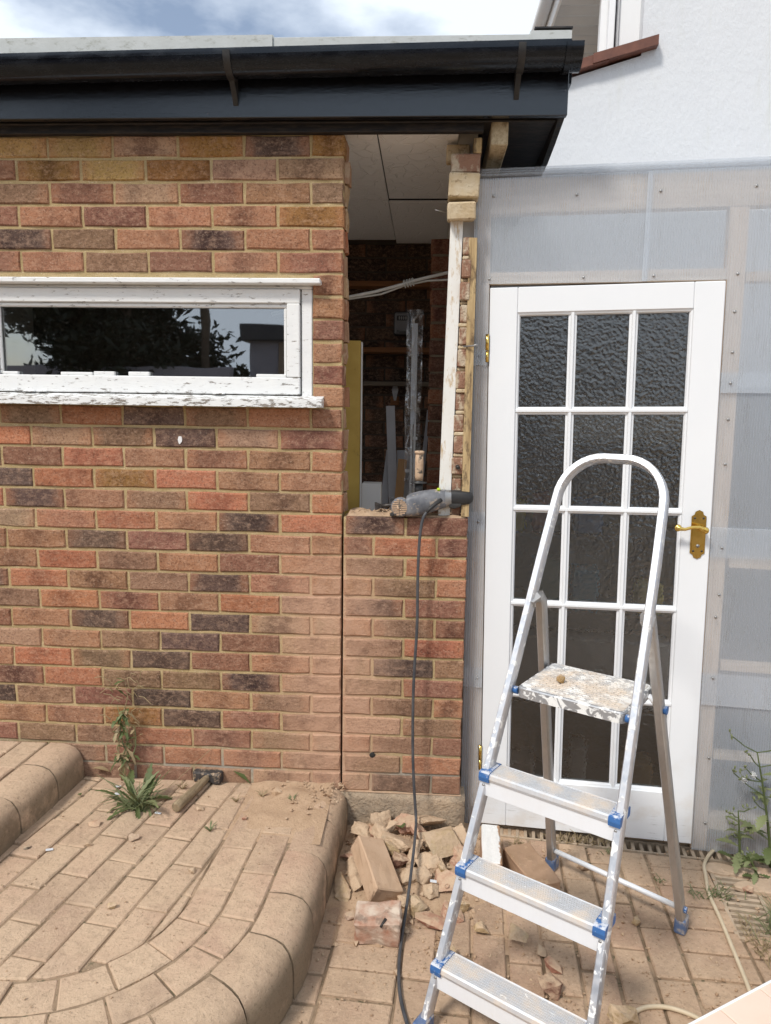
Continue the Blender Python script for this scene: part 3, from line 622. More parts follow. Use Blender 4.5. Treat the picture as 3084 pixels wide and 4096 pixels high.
# low brick pier right of the saw cut
pier = empty('brick_pier', 'low half-height brick pier between the saw cut and the door frame', 'wall')
PR = {13: 'DM', 12: 'MRM', 11: 'BR', 10: 'PBP', 9: 'DM', 8: 'PBM', 7: 'BR', 6: 'TDB', 5: 'BM', 4: 'TBP', 3: 'TB', 2: 'PBM', 1: 'BR', 0: 'TDM'}
for k, cols in PR.items():
    xs = ((0.019, 0.225), (0.235, 0.449)) if k % 2 else ((0.011, 0.1125), (0.1225, 0.3375), (0.3475, 0.450))
    for (a, b), c in zip(xs, cols): lay(a, b, k * 0.075, c, pier)
MB().box((0.0095, .0055, -0.010), (0.4475, .098, 1.036)).build('mortar', MT['mortar'], pier)
bm = bmesh.new(); bmesh.ops.create_grid(bm, x_segments=40, y_segments=10, size=0.5)
for v in bm.verts:
    x, y = v.co.x, v.co.y; e = 0 if abs(x) > .49 or abs(y) > .49 else 1
    v.co = Vector((0.232 + x * 0.424, 0.050 + y * 0.086, 1.0405 + e * (0.004 + 0.012 * abs(mnoise.noise(Vector((x * 9, y * 4, 3.1)))) + (0.010 if x < -.1 and mnoise.noise(Vector((x * 6, y * 3, 8))) > 0 else 0))))
MB().bm(bm, None, True).build('mortar_crust', MT['dustpile'], pier, fix=False)
MB().box((0.0, 0.0, -0.002), (0.455, 0.10, 0.0005)).build('damp_course', MT['dustybrick'], pier, (0, -0.003, -0.0035))
MB().lathe([(.010, -.004), (.011, .0), (.009, .0012)], 9, Matrix.Translation((.122, -.0012, .143)) @ Matrix.Rotation(R(90), 4, 'X')).build('drill_hole', MT['void'], pier)  # no recess: slightly proud disc, the hole's shade painted near black
# rough concrete footing under the pier
bm = bmesh.new(); bmesh.ops.create_cube(bm, size=1); bmesh.ops.subdivide_edges(bm, edges=bm.edges[:], cuts=9, use_grid_fill=True)
for v in bm.verts:
    p = Vector((0.235 + v.co.x * 0.47, 0.055 + v.co.y * 0.115, -0.150 + v.co.z * 0.285)); q = p * 22
    p += Vector((0, mnoise.noise(q) * 0.010 - (0.012 * abs(mnoise.noise(p * 9)) if v.co.y < 0 and p.x > .25 else 0), 0)); p.z = min(p.z, -0.0065); v.co = p
tag(MB().bm(bm, None, True).build('concrete_footing', MT['concrete']), 'rough dusty concrete footing under the low brick pier', 'footing')

# ============================================================ OLD WINDOW
win = empty('window', 'long low window with flaking white frame in the brick wall', 'window', (-0.7, 0.0, 1.42))
def wp(name, lo, hi, mat='flaky', par=win, bev=0.003):
    o = MB().box(lo, hi, None, bev).build(name, MT[mat], par); o.location = (0.7, 0, -1.42) if par is win else (0, 0, 0); return o
wp('head_drip', (-1.36, -0.040, 1.832), (-0.070, 0.05, 1.850))
wp('frame_head', (-1.318, 0.004, 1.8205), (-0.103, 0.07, 1.8315))
wp('frame_jamb', (-0.1405, 0.004, 1.456), (-0.103, 0.07, 1.820)); wp('frame_jamb', (-1.318, 0.004, 1.456), (-1.285, 0.07, 1.820))
wp('sash_rail', (-1.280, -0.006, 1.772), (-0.145, 0.045, 1.8195)); br = wp('sash_rail', (-1.280, -0.006, 1.463), (-0.145, 0.045, 1.522))
wp('sash_stile', (-0.190, -0.0075, 1.5225), (-0.145, 0.0435, 1.7715)); wp('sash_stile', (-1.280, -0.0075, 1.5225), (-1.222, 0.0435, 1.7715))
for lo, hi in (((-1.222, .004, 1.757), (-0.190, .018, 1.7715)), ((-0.202, .004, 1.524), (-0.1905, .018, 1.757)), ((-1.2215, .004, 1.524), (-1.210, .018, 1.757))): wp('putty_bead', lo, hi, bev=0.004)
x = -1.21
for a, b in ((-1.21, -1.155), (-1.00, -0.885), (-0.880, -0.805), (-0.755, -0.680), (-0.30, -0.195)): wp('putty_flake', (a, .002, 1.5225), (b, .017, 1.533 + random.uniform(0, .004)), bev=0.002)
wp('pane', (-1.225, 0.0185, 1.519), (-0.187, 0.0225, 1.775), 'glass', bev=0)
bm = bmesh.new(); bmesh.ops.create_cube(bm, size=1)
sill = MB(); sill.prism([(-0.062, 1.420), (-0.062, 1.445), (0.004, 1.460), (0.06, 1.460), (0.06, 1.420)], -1.40, -0.062, 'x'); wp_s = sill.build('sill', MT['flaky'], win); wp_s.location = (0.7, 0, -1.42)
for a, b in ((-1.13, -1.09), (-1.08, -1.05), (-0.45, -0.41)): wp('paint_flake', (a, -.020, 1.4615), (b, .001, 1.466), bev=0.001)

# ============================================================ EAVES, GUTTER, ROOF
eave = empty('flat_roof', 'flat roof edge with glossy black fascia over the brick wall', 'roof', (0, 0, 2.35))
def ev(name, mb, mat): o = mb.build(name, MT[mat], eave); o.location = (0, 0, -2.35); return o
ev('roof_deck', MB().box((-2.4, -0.062, 2.365), (0.700, 1.95, 2.52)), 'black_board')
ev('fascia_board', MB().box((-2.4, -0.086, 2.338), (0.716, -0.064, 2.53), None, .002), 'black_gloss')
ev('soffit_board', MB().box((-2.4, -0.063, 2.349), (0.712, -0.022, 2.361)), 'black_board')
ev('frieze_board', MB().box((-2.4, -0.0215, 2.316), (0.462, 0.006, 2.360), None, .002), 'black_board')
ev('frieze_board', MB().box((-2.4, -0.034, 2.340), (0.690, -0.0225, 2.3475), None, .002), 'black_board')
ev('side_soffit', MB().box((0.463, -0.0215, 2.345), (0.690, 1.9, 2.361)), 'black_board')
ev('verge_board', MB().prism([(-0.063, 2.338), (-0.063, 2.53), (1.95, 2.53), (1.95, 2.31), (0.25, 2.30), (0.10, 2.315)], 0.6925, 0.7115, 'x'), 'black_board')
ev('verge_trim', MB().prism([(-0.0635, 2.44), (-0.0635, 2.535), (1.95, 2.535), (1.95, 2.40)], 0.712, 0.728, 'x'), 'black_gloss')
for a, b, dz in ((-2.4, -0.212, 0.003), (-0.2105, 0.605, -0.003), (0.590, 0.715, 0.0045)):
    f = MB(); pts = [(-0.100, 2.500), (-0.104, 2.570 + dz), (-0.085, 2.578 + dz), (0.35, 2.59 + dz), (0.35, 2.535), (-0.0865, 2.535), (-0.0865, 2.50)]; f.prism([(p[0] - (dz if i < 2 else 0), p[1]) for i, p in enumerate(pts)], a, b, 'x'); ev('felt_edge', f, 'felt')
ev('felt_flap', MB().box((0.602, -0.103, 2.5835), (0.718, 0.34, 2.588)), 'black_board')
gut = empty('gutter', 'black plastic half-round gutter along the roof edge', 'gutter', (0, -0.145, 2.45))
def arc(r0, r1, a0, a1, n, cy, cz): return [(cy + r0 * math.cos(a0 + (a1 - a0) * i / n), cz + r0 * math.sin(a0 + (a1 - a0) * i / n)) for i in range(n + 1)] + [(cy + r1 * math.cos(a1 + (a0 - a1) * i / n), cz + r1 * math.sin(a1 + (a0 - a1) * i / n)) for i in range(n + 1)]
def gz_(x): return 2.479 + 0.0225 * (x + 1.04) / 1.78
def gsec(name, r0, r1, xa, xb, mat, n=14, parent=gut, a0=math.pi, a1=2 * math.pi):
    m = MB(); vs = []; A = arc(r0, r1, a0, a1, n, -0.143, 0.0); k = len(A)
    for xx in (xa, xb): vs += [(xx, p[0], p[1] + gz_(xx)) for p in A]
    fs = [(i, (i + 1) % k, k + (i + 1) % k, k + i) for i in range(k)]
    fs += [(i, i + 1, k - 2 - i, k - 1 - i) for i in range(n)] + [(k + i, k + i + 1, 2 * k - 2 - i, 2 * k - 1 - i) for i in range(n)]
    m.mesh(vs, fs, None, False); o = m.build(name, MT[mat], parent); o.location = (0, .145, -2.45)
    for p in o.data.polygons: p.use_smooth = len(p.vertices) == 4 and abs(p.normal.x) < .5
    o.data.set_sharp_from_angle(angle=R(35)); return o
gsec('trough', 0.0555, 0.0530, -2.4, 0.70, 'gutter'); gsec('trough_rim', 0.0570, 0.0535, -2.4, 0.70, 'gutter', 3, a0=math.pi * .96, a1=math.pi * 1.06)
ce = gsec('end_cap', 0.0600, 0.0, 0.690, 0.737, 'gutter', 16); gsec('end_cap_collar', 0.0635, 0.0560, 0.686, 0.700, 'gutter', 16)
for xb in (-0.345, 0.545, -1.45):
    gsec('bracket', 0.0605, 0.0557, xb, xb + 0.022, 'bracket', 14); m = MB(); z0 = gz_(xb)
    m.prism([(-0.143, z0 - .054), (-0.110, z0 - .085), (-0.0865, z0 - .115), (-0.0865, z0 - .02), (-0.10, z0 - .03)], xb + .002, xb + .018, 'x'); o = m.build('bracket_arm', MT['bracket'], gut); o.location = (0, .145, -2.45)
tag(MB().box((0.486, -0.030, 2.270), (0.540, 0.42, 2.3435), None, .003).build('roof_batten', MT['oldwood_y']), 'sawn timber batten end sticking out under the black eave', 'timber')

# ============================================================ INSIDE THE OPENING
YB = 1.62
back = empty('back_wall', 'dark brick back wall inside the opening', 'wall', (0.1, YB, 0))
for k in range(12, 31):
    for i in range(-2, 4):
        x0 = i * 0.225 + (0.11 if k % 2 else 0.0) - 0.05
        b = lay(x0, x0 + 0.215, k * 0.075, random.choice([(0.085, .055, .04), (.07, .045, .035), (.105, .065, .045), (.06, .04, .03)]), back, YB, 'brick_in', wob=1.5); b.location -= Vector((0.1, YB, 0))  # brick tones darkened to carry the dimness of the room
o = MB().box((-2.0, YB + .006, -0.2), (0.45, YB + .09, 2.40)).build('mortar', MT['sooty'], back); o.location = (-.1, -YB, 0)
for nm, lo, hi in (('room_side_wall', (-2.05, 1.10, -.2), (-1.97, YB, 2.36)), ('inner_floor', (-1.96, .105, -.2), (.45, YB - .01, 0.0))): tag(MB().box(lo, hi).build(nm, MT['dark_in']), 'dim inside surface of the brick outbuilding', kind='structure')  # side wall stops short; opening made up to let daylight into the room
rside = MB().box((0.385, 0.115, -0.15), (0.452, YB, 2.36)).build('inner_side_wall', MT['dark_in']); tag(rside, 'dark inner side wall behind the right edge of the opening', kind='structure')
ceil = empty('ceiling', None, None, (0, .8, 2.34), kind='structure'); ceil['label'] = 'white crazed ceiling tiles inside the opening'
for a, b, c, d, dz in ((-1.96, -.706, .02, .803, 0), (-.702, 0.108, .02, .803, 0), (.112, .384, .02, .803, .002), (-1.96, -.706, .807, YB - .02, 0), (-.702, .108, .807, 1.58, 0), (.112, .384, .807, YB + .05 - .06, -.012)):
    o = MB().box((a, c, 2.330 + dz), (b, d, 2.340 + dz), None, .002).build('ceiling_tile', MT['ceil'], ceil, color=(1, 1, 1)); o.location = (0, -.8, -2.34)
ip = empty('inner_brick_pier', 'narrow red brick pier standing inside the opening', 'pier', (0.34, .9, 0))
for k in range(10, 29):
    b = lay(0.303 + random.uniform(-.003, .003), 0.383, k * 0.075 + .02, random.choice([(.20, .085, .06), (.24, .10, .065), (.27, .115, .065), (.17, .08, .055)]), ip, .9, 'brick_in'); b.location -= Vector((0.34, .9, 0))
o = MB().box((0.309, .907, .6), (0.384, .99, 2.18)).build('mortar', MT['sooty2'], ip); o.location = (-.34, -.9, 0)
def box_thing(name, lo, hi, mat, label, cat, rot=(0, 0, 0), bev=.002, group=None):
    c = [(lo[i] + hi[i]) / 2 for i in range(3)]; c[2] = lo[2]
    o = MB().box(tuple(lo[i] - c[i] for i in range(3)), tuple(hi[i] - c[i] for i in range(3)), None, bev).build(name, mat if not isinstance(mat, str) else MT[mat], None, c, rot); tag(o, label, cat, group); return o
box_thing('shelf', (-0.30, YB - .16, 1.722), (0.32, YB - .008, 1.748), 'brownwood', 'orange-brown wooden shelf on the dark back wall', 'shelf')
box_thing('shelf', (-0.30, YB - .10, 2.075), (0.31, YB - .008, 2.105), 'brownwood', 'upper brown shelf behind the slung white cables', 'shelf')
box_thing('shelf', (-0.30, YB - .12, 1.545), (0.31, YB - .008, 1.566), 'dullwood', 'grey shelf board just above the hook', 'shelf')
ks = empty('key_safe', 'grey key safe box with dial window on the dark brick', 'key safe', (0.150, YB - .030, 1.888))
MB().box((-.047, .0, -.066), (.047, .028, .066), None, .008).build('backplate', MT['drill_black'], ks); MB().box((-.040, -.020, -.060), (.040, .0, .058), None, .008).build('cover', flat('key_safe_grey', (.24, .25, .27)), ks)
MB().box((-.027, -.0225, .014), (.030, -.0195, .040), None, .001).build('dial_window', MT['drill_black'], ks)
for i in range(4): MB().box((-.018 + i * .012, -.026, .018), (-.010 + i * .012, -.0215, .036), None, .002).build('dial', MT['steel'], ks)
def text(body, size, mat, parent, loc, rot, name='lettering'):
    cu = bpy.data.curves.new('txt', 'FONT'); cu.body = body; cu.size = size; cu.extrude = 0.0004; cu.align_x = 'CENTER'
    to = bpy.data.objects.new('txt', cu); COL.objects.link(to); bpy.context.view_layer.update()
    me = bpy.data.meshes.new_from_object(to.evaluated_get(bpy.context.evaluated_depsgraph_get())); bpy.data.objects.remove(to)
    return add(name, me, mat, parent, loc, rot)
text('Master', 0.020, MT['drill_black'], ks, (0, -.0208, -.052), (R(90), 0, 0))
hk = empty('bottle_opener', 'small steel hook plate fixed on a wooden block', 'hook', (0.118, YB - .03, 1.44))
MB().box((-.026, .0, 0), (.022, .02, .048), None, .002).build('block', MT['brownwood'], hk)
MB().prism([(-.006, .025), (.006, .025), (.018, .085), (.012, .104), (-.012, .104), (-.018, .085)], -.010, -.002, 'y').build('hook_plate', MT['steel'], hk)
box_thing('yellow_board', (-0.075, .33, 0.0), (0.036, .352, 1.68), 'yellow', 'tall mustard yellow board standing inside the opening', 'board')
box_thing('white_trim_strip', (0.0365, .328, 0.0), (0.042, .354, 1.675), 'upvc_grey', 'thin pale edging strip along the yellow board', 'trim')
box_thing('white_box', (0.030, .50, 0.9), (0.110, .58, 1.106), 'white', 'small white box standing at the lower left of the opening', 'box')
def lean(name, p0, p1, wd, th, mat, label, cat):
    p0, p1 = Vector(p0), Vector(p1); d = p1 - p0; o = MB().box((-wd / 2, -th / 2, 0), (wd / 2, th / 2, d.length), None, .001).build(name, mat if not isinstance(mat, str) else MT[mat], None, p0)
    o.rotation_euler = d.to_track_quat('Z', 'Y').to_euler(); o.rotation_euler = (Matrix.Rotation(0, 3, 'Z') @ d.to_track_quat('Z', 'Y').to_matrix()).to_euler(); tag(o, label, cat); return o
def upright(name, p0, p1, wd, th, mat, label, cat):
    p0, p1 = Vector(p0), Vector(p1); d = (p1 - p0); z = d.normalized(); y = Vector((0, 1, 0)); x = y.cross(z).normalized(); y = z.cross(x)
    Mx = Matrix((x, y, z)).transposed().to_4x4(); o = MB().box((-wd / 2, -th / 2, 0), (wd / 2, th / 2, d.length), Mx, .001).build(name, mat if not isinstance(mat, str) else MT[mat], None, p0); tag(o, label, cat); return o
GREYW = flat('white_upvc_offcut', (.50, .51, .54), .5)
upright('trim_board', (0.160, .98, .60), (0.1215, 1.0, 1.433), .042, .012, GREYW, 'tallest white plastic trim leaning left of the clear wrapped strip', 'trim')
upright('trim_board', (0.058, 1.03, .60), (0.122, 1.05, 1.215), .038, .012, GREYW, 'tapering white plastic trim leaning furthest left inside the opening', 'trim')
upright('trim_board', (0.200, 1.06, .60), (0.188, 1.08, 1.216), .070, .012, GREYW, 'short wide white trim behind the brown offcut', 'trim')
upright('trim_board', (0.235, 1.02, .60), (0.309, 1.04, 1.415), .020, .010, GREYW, 'narrow white trim slanting against the inner brick pier', 'trim')
upright('wood_offcut', (0.140, .93, .60), (0.187, .95, 1.180), .042, .018, 'tanwood', 'tan wooden offcut leaning beside the drill grip', 'offcut')
ws = empty('wrapped_strip', 'tall clear plastic wrapped white profile standing in the opening', 'packaging', (0.235, .80, 0.3))
t = NT('clear_wrap'); v = t.obj(); cr = t.noise(t.scl(v, (1.5, 1.5, .5)), 22, 4, .6, dist=1.2); nb = t.bump(cr, .9, .02)
gl_ = t.n('ShaderNodeBsdfGlossy'); gl_.inputs['Roughness'].default_value = .12; t.l(nb, gl_.inputs['Normal']); tr_ = t.n('ShaderNodeBsdfTransparent'); tr_.inputs['Color'].default_value = (.95, .96, .97, 1)
ms_ = t.n('ShaderNodeMixShader'); t.l(t.ramp(cr, [(.45, .10), (.62, .55)]), ms_.inputs[0]); t.l(tr_.outputs[0], ms_.inputs[1]); t.l(gl_.outputs[0], ms_.inputs[2]); MT['wrap'] = t.done(ms_.outputs[0])
MB().box((-.010, .004, .0), (.0, .012, 1.52), None, .001).build('profile', MT['white'], ws); MB().box((.004, .004, .0), (.014, .012, 1.50), None, .001).build('profile', MT['white'], ws)
MB().box((-.012, .0025, 1.05), (.012, .0135, 1.50), None, .001).build('foil_label', flat('silver_sleeve', (.80, .84, .90), .35), ws)
for zz, xx in ((.98, .010), (.83, -.024), (.40, -.024)): MB().box((xx - .008, .002, zz), (xx + .012, .0035, zz + .014)).build('clip', MT['white'], ws)
m = MB(); N = 26
for i in range(N + 1):
    zz = 1.56 * i / N
    for j, xx in enumerate((-.036, -.012, .012, .036)): m.v.append(Vector((xx + .006 * mnoise.noise(Vector((j, zz * 5, 1))), (-.006 if j in (1, 2) else .0) + .008 * mnoise.noise(Vector((j * 3.1, zz * 9, 2))), zz)))
for i in range(N):
    for j in range(3): m.f.append((i * 4 + j, i * 4 + j + 1, i * 4 + j + 5, i * 4 + j + 4)); m.sm.append(True)
m.build('film', MT['wrap'], ws)
cb = empty('slung_cable', 'white cables slung across the top of the dark opening', 'cable', (0.15, .5, 1.9))
def sub(o, l): o.location = l; return o
sub(MB().tube([(-.35, .5, 1.80), (-.04, .5, 1.8665), (.075, .5, 1.8895), (.194, .5, 1.921), (.226, .5, 1.932), (.300, .5, 1.950), (.372, .5, 1.9665), (.384, .5, 1.97)], .0062, 8).build('cable', MT['white_cable'], cb), (-.15, -.5, -1.9))
sub(MB().tube([(-.35, .51, 1.795), (-.04, .51, 1.861), (.10, .51, 1.882), (.20, .51, 1.918), (.29, .51, 1.936), (.372, .51, 1.940), (.384, .51, 1.94)], .0040, 8).build('cable', MT['white_cable'], cb), (-.15, -.5, -1.9))
for i in range(4):
    a = .196 + i * .011; pts = [(a + .004 * math.cos(k), .503 + .014 * math.cos(k * math.pi / 4), 1.921 + i * .003 + .014 * math.sin(k * math.pi / 4)) for k in range(9)]
    sub(MB().tube(pts, .0028, 6, False).build('tie_loop', MT['white_cable'], cb), (-.15, -.5, -1.9))
# right edge of the opening: painted jamb, toothed brick strip, old stud, loose blocks
upright('jamb_post', (0.366, .050, 1.045), (0.385, .062, 2.075), .042, .05, 'jamb', 'white painted timber jamb on the right of the opening', 'post')
te = empty('toothed_brick_edge', None, None, (.41, .05, 1.045)); z0 = 1.045
for i in range(25):
    hh = .060 if i % 2 == 0 else .0145; f = (z0 - 1.045) / .95; xa = .388 + .018 * f; m = MB(); m.box((xa + random.uniform(-.003, .003), .022 + random.uniform(-.006, .008) + (.006 if i % 2 else 0), z0), (xa + .038 - .007 * f + random.uniform(-.003, .002), .085, z0 + hh - .0005), None, .004)
    o = m.build('brick_end' if i % 2 == 0 else 'mortar_joint', MT['toothing' if i % 2 == 0 else 'plasterblock'], te); o.location = (-.41, -.05, -1.045); z0 += hh
tag(te, 'ragged strip of limey brick ends between white jamb and old stud', 'brickwork')
upright('old_stud', (0.4395, .030, 1.045), (0.4405, .048, 1.995), .027, .045, 'oldwood_z', 'split old timber stud next to the clad door frame', 'stud')
box_thing('loose_block', (0.352, .010, 2.122), (0.454, .098, 2.200), 'plasterblock', 'pale sawn block wedged at the top right of the opening', 'block', (0, R(2), 0), .004)
box_thing('loose_block', (0.360, .020, 2.2025), (0.456, .098, 2.262), 'toothing', 'dark brick stub above the pale sawn block', 'block', (0, 0, 0), .004)
box_thing('loose_block', (0.352, -.004, 2.052), (0.446, .085, 2.108), 'plasterblock', 'lime crusted brick end capping the white jamb', 'block', (R(8), R(-2), 0), .005)
box_thing('loose_block', (0.345, .100, 2.264), (0.425, .150, 2.318), 'plasterblock', 'pale block tucked right under the ceiling edge', 'block', (0, 0, 0), .004)
box_thing('loose_block', (0.434, .020, 2.2635), (0.460, .10, 2.312), 'oldwood_z', 'dark timber packer under the black eave', 'block', (0, 0, 0), .003)
m = MB().tube([(.345, .05, 2.082), (.31, .02, 2.083)], .0018, 6); tag(m.build('nail', MT['steel'], None), 'thin rusty nail sticking out left of the lime crusted brick end', 'nail')
m = MB().tube([(.418, .02, 1.635), (.452, .0, 1.637), (.462, -.006, 1.64)], .003, 6); tag(m.build('wall_tie', MT['steel'], None), 'bent steel wall tie crossing the old stud', 'wall tie')
m = MB().tube([(.408, .022, 1.222), (.412, .006, 1.218)], [.009, .006], 8); tag(m.build('bolt', MT['darksteel'], None), 'rusty bolt in the limey brick strip', 'bolt')
# ============================================================ PARTITION: TIMBER, PLASTIC SHEETS, DOOR
PL = (PO.x, PO.y, 0.0); PRT = (0, 0, PY)
frame = empty('timber_frame', 'bare pine stud frame behind the milky plastic sheets', 'frame', PL, PRT)
def fr(name, lo, hi, mat): return MB().box(lo, hi, None, .002).build(name, MT[mat], frame)
MB().prism([(-0.084, 2.19), (-0.040, 2.19), (-0.004, -0.16), (-0.050, -0.16)], .022, .070, 'y').build('post', MT['pine_z'], frame)
MB().prism([(.764, -.16), (.818, -.16), (.790, 2.083), (.732, 2.083)], .022, .070, 'y').build('post', MT['pine_z'], frame); fr('post', (1.62, .022, -.16), (1.67, .070, 2.083), 'pine_z')
fr('top_rail', (-0.0835, .0215, 2.0845), (1.67, .0705, 2.196), 'pine_x'); fr('head_rail', (-0.034, .0225, 1.852), (0.735, .066, 1.892), 'pine_x'); fr('head_rail', (0.797, .023, 1.848), (1.619, .066, 1.880), 'pine_x')
for z0, z1 in ((.892, .930), (.522, .552), (.190, .214), (-.080, -.025)): fr('rail', (0.8185, .024, z0), (1.619, .066, z1), 'pine_x')
def sheet(poly, v, label, screws=(), mat='poly', grp=None):
    o = MB().prism(poly, v, v + .004, 'y').build('plastic_sheet', MT[mat], None, PL, PRT); tag(o, label, 'plastic sheet', grp)
    for u, z in screws:
        MB().lathe([(.005, 0), (.005, .0015), (.003, .003)], 10, Matrix.Translation((u, v - .0005, z)) @ Matrix.Rotation(R(90), 4, 'X')).build('screw', MT['steel'], o)
def dr_(z): return .7655 - .0157 * (z + .144)      # beside the right edge of the leaning door
def dl_(z): return -.0035 - .0157 * (z + .144)
def pl_(z): return -.094 + (2.2 - z) / 2.35 * .016
def rc(u0, u1, z0, z1): return [(u0, z0), (u1, z0), (u1, z1), (u0, z1)]
def rr_(z0, z1): return [(dr_(z0), z0), (1.69, z0), (1.69, z1), (dr_(z1), z1)]
def rl_(z0, z1): return [(pl_(z0), z0), (dl_(z0), z0), (dl_(z1), z1), (pl_(z1), z1)]
sheet(rc(-.093, .486, 1.852, 2.198), .010, 'milky plastic sheet above the left half of the door', ((-.03, 2.14), (.245, 2.135), (.28, 1.868), (-.035, 1.868)))
sheet([(.468, 1.853), (.7345, 1.853), (.741, 1.488), (1.69, 1.488), (1.69, 2.199), (.468, 2.199)], .003, 'milky plastic sheet above the door right half and beside it', ((.51, 2.135), (.505, 1.868), (.80, 2.14), (.765, 1.87), (.765, 1.75), (.768, 1.62), (.77, 1.52)))
sheet(rr_(.930, 1.555), .010, 'milky plastic sheet level with the door handle', ((.775, 1.25), (.773, 1.40)))
sheet(rr_(.400, 1.034), .003, 'milky plastic sheet just below the door handle', ((.785, .965), (.788, .80), (.782, .72), (.79, .50)))
sheet(rr_(-.158, .513), .010, 'lowest milky plastic sheet behind the weeds', ((.80, .20), (.805, -.05), (1.02, -.05)))
sheet(rl_(.985, 1.630), .0085, 'narrow plastic strip beside the top hinge on the left post', ((-.06, 1.606),))
sheet(rl_(.395, 1.055), .003, 'narrow plastic strip on the left post at mid door height', ((-.045, 1.02),))
sheet(rl_(-.155, .470), .0085, 'narrow plastic strip at the foot of the left post', ((-.03, .43),))
sheet(rl_(1.575, 1.8505), .003, 'narrow plastic strip above the top hinge on the left post', ((-.036, 1.60),))
tr = empty('glazing_trim', 'clear ribbed trim along the top of the plastic partition', 'trim', (PL[0], PL[1], 2.2), PRT)
for i, (z0, z1, v0) in enumerate(((.0, .010, -.004), (.0105, .018, -.001), (.0185, .028, .003))): MB().box((-.092, v0, z0), (1.70, .075, z1), None, .002).build('rib', MT['clear'], tr)

DM = Matrix.Translation((0.536, 0.055, -0.144)) @ Matrix.Rotation(PY, 4, 'Z') @ Matrix.Rotation(R(-0.9), 4, 'Y')
door = empty('door', 'white fifteen-pane door with hammered glass behind the stepladder', 'door'); door.matrix_world = DM
DW, DH, T = 0.762, 1.981, 0.040
def dbox(name, lo, hi, mat='door', bev=.0025, par=door): return MB().box(lo, hi, None, bev).build(name, MT[mat], par)
dbox('stile', (0, 0, 0), (.095, T, DH)); dbox('stile', (DW - .095, 0, 0), (DW, T, DH))
dbox('top_rail', (.0955, .0008, 1.895), (DW - .0955, T, DH)); dbox('bottom_rail', (.0955, .0008, 0), (DW - .0955, T, .190))
gx0, gx1, gz0, gz1 = .0955, DW - .0955, .190, 1.895; bw = .028; pw = (gx1 - gx0 - 2 * bw) / 3; ph = (gz1 - gz0 - 4 * .026) / 5
def mould(lo, hi, horiz, name='glazing_bar', dp=.003):
    m = MB()
    if horiz:
        z0, z1 = lo[1], hi[1]; zc = (z0 + z1) / 2; h = (z1 - z0) / 2
        prof = [(dp, zc - h * .28), (dp, zc + h * .28), (dp + .003, zc + h * .42), (dp + .007, zc + h * .5), (dp + .010, zc + h), (T - .006, zc + h), (T - .006, zc - h), (dp + .010, zc - h), (dp + .007, zc - h * .5), (dp + .003, zc - h * .42)]
        m.prism(prof, lo[0], hi[0], 'x')
    else:
        xc = (lo[0] + hi[0]) / 2; h = (hi[0] - lo[0]) / 2
        prof = [(xc - h * .28, dp), (xc + h * .28, dp), (xc + h * .42, dp + .003), (xc + h * .5, dp + .007), (xc + h, dp + .010), (xc + h, T - .006), (xc - h, T - .006), (xc - h, dp + .010), (xc - h * .5, dp + .007), (xc - h * .42, dp + .003)]
        m.prism(prof, lo[1], hi[1], 'z')
    return m.build(name, MT['door'], door)
for i in range(1, 3): mould((gx0 + i * pw + (i - 1) * bw, gz0 + .0005), (gx0 + i * pw + i * bw, gz1 - .0005), False)
for j in range(1, 5): mould((gx0 + .0005, gz0 + j * ph + (j - 1) * .026), (gx1 - .0005, gz0 + j * ph + j * .026), True, dp=.0018)
for a in (gx0, gx1):          # bead moulding round the glazed area
    s_ = 1 if a == gx0 else -1; MB().prism([(a, .005), (a + s_ * .006, .007), (a + s_ * .010, .013), (a + s_ * .010, T - .008), (a, T - .008)], gz0 + .0005, gz1 - .0005, 'z').build('bead', MT['door'], door)
for a in (gz0, gz1):
    s_ = 1 if a == gz0 else -1; MB().prism([(.0045, a), (.0065, a + s_ * .006), (.0125, a + s_ * .010), (T - .009, a + s_ * .010), (T - .009, a)], gx0 + .0005, gx1 - .0005, 'x').build('bead', MT['door'], door)
for i in range(3):
    for j in range(5):
        a = gx0 + i * (pw + bw); b = gz0 + j * (ph + .026); MB().box((a - .004, .018, b - .004), (a + pw + .004, .022, b + ph + .004)).build('pane', MT['obscure'], door)
hd = empty('door_handle'); hd.parent = door; hd.location = (.7215, 0, 1.142)
def plate(sc_, y0, y1):
    pts = [(-.024, -.066), (-.015, -.071), (-.012, -.080), (0, -.086), (.012, -.080), (.015, -.071), (.024, -.066), (.024, .062), (.015, .068), (.012, .078), (0, .084), (-.012, .078), (-.015, .068), (-.024, .062)]
    return MB().prism([(p[0] * sc_, p[1] * (sc_ * .5 + .5)) for p in pts], y0, y1, 'y')
bp = plate(1.0, -.003, 0); bp.prism([(p[0] * .82, p[1] * .93) for p in [(-.024, -.066), (-.012, -.080), (0, -.086), (.012, -.080), (.024, -.066), (.024, .062), (.012, .078), (0, .084), (-.012, .078), (-.024, .062)]], -.0055, -.0031, 'y'); bp.build('backplate', MT['brass'], hd)
lv = MB().tube([(.014, -.004, .018), (.014, -.030, .018), (.013, -.036, .019), (-.006, -.040, .030), (-.030, -.042, .029), (-.052, -.042, .022), (-.070, -.041, .024), (-.078, -.040, .028)], [.009, .009, .009, .0065, .0055, .0055, .008, .0085], 12)
for r_, p in ((.0125, (-.074, -.041, .026)), (.0125, (.014, -.038, .019))): lv.lathe([(.002, -.006), (r_ * .8, -.005), (r_, -.001), (r_ * .85, .004), (.003, .006)], 14, Matrix.Translation(p) @ Matrix.Rotation(R(90), 4, 'X'))
lv.build('lever', MT['brass'], hd)
MB().lathe([(.006, 0), (.006, .0012)], 12, Matrix.Translation((0, -.0056, -.040)) @ Matrix.Rotation(R(90), 4, 'X')).build('keyhole', MT['steel'], hd)
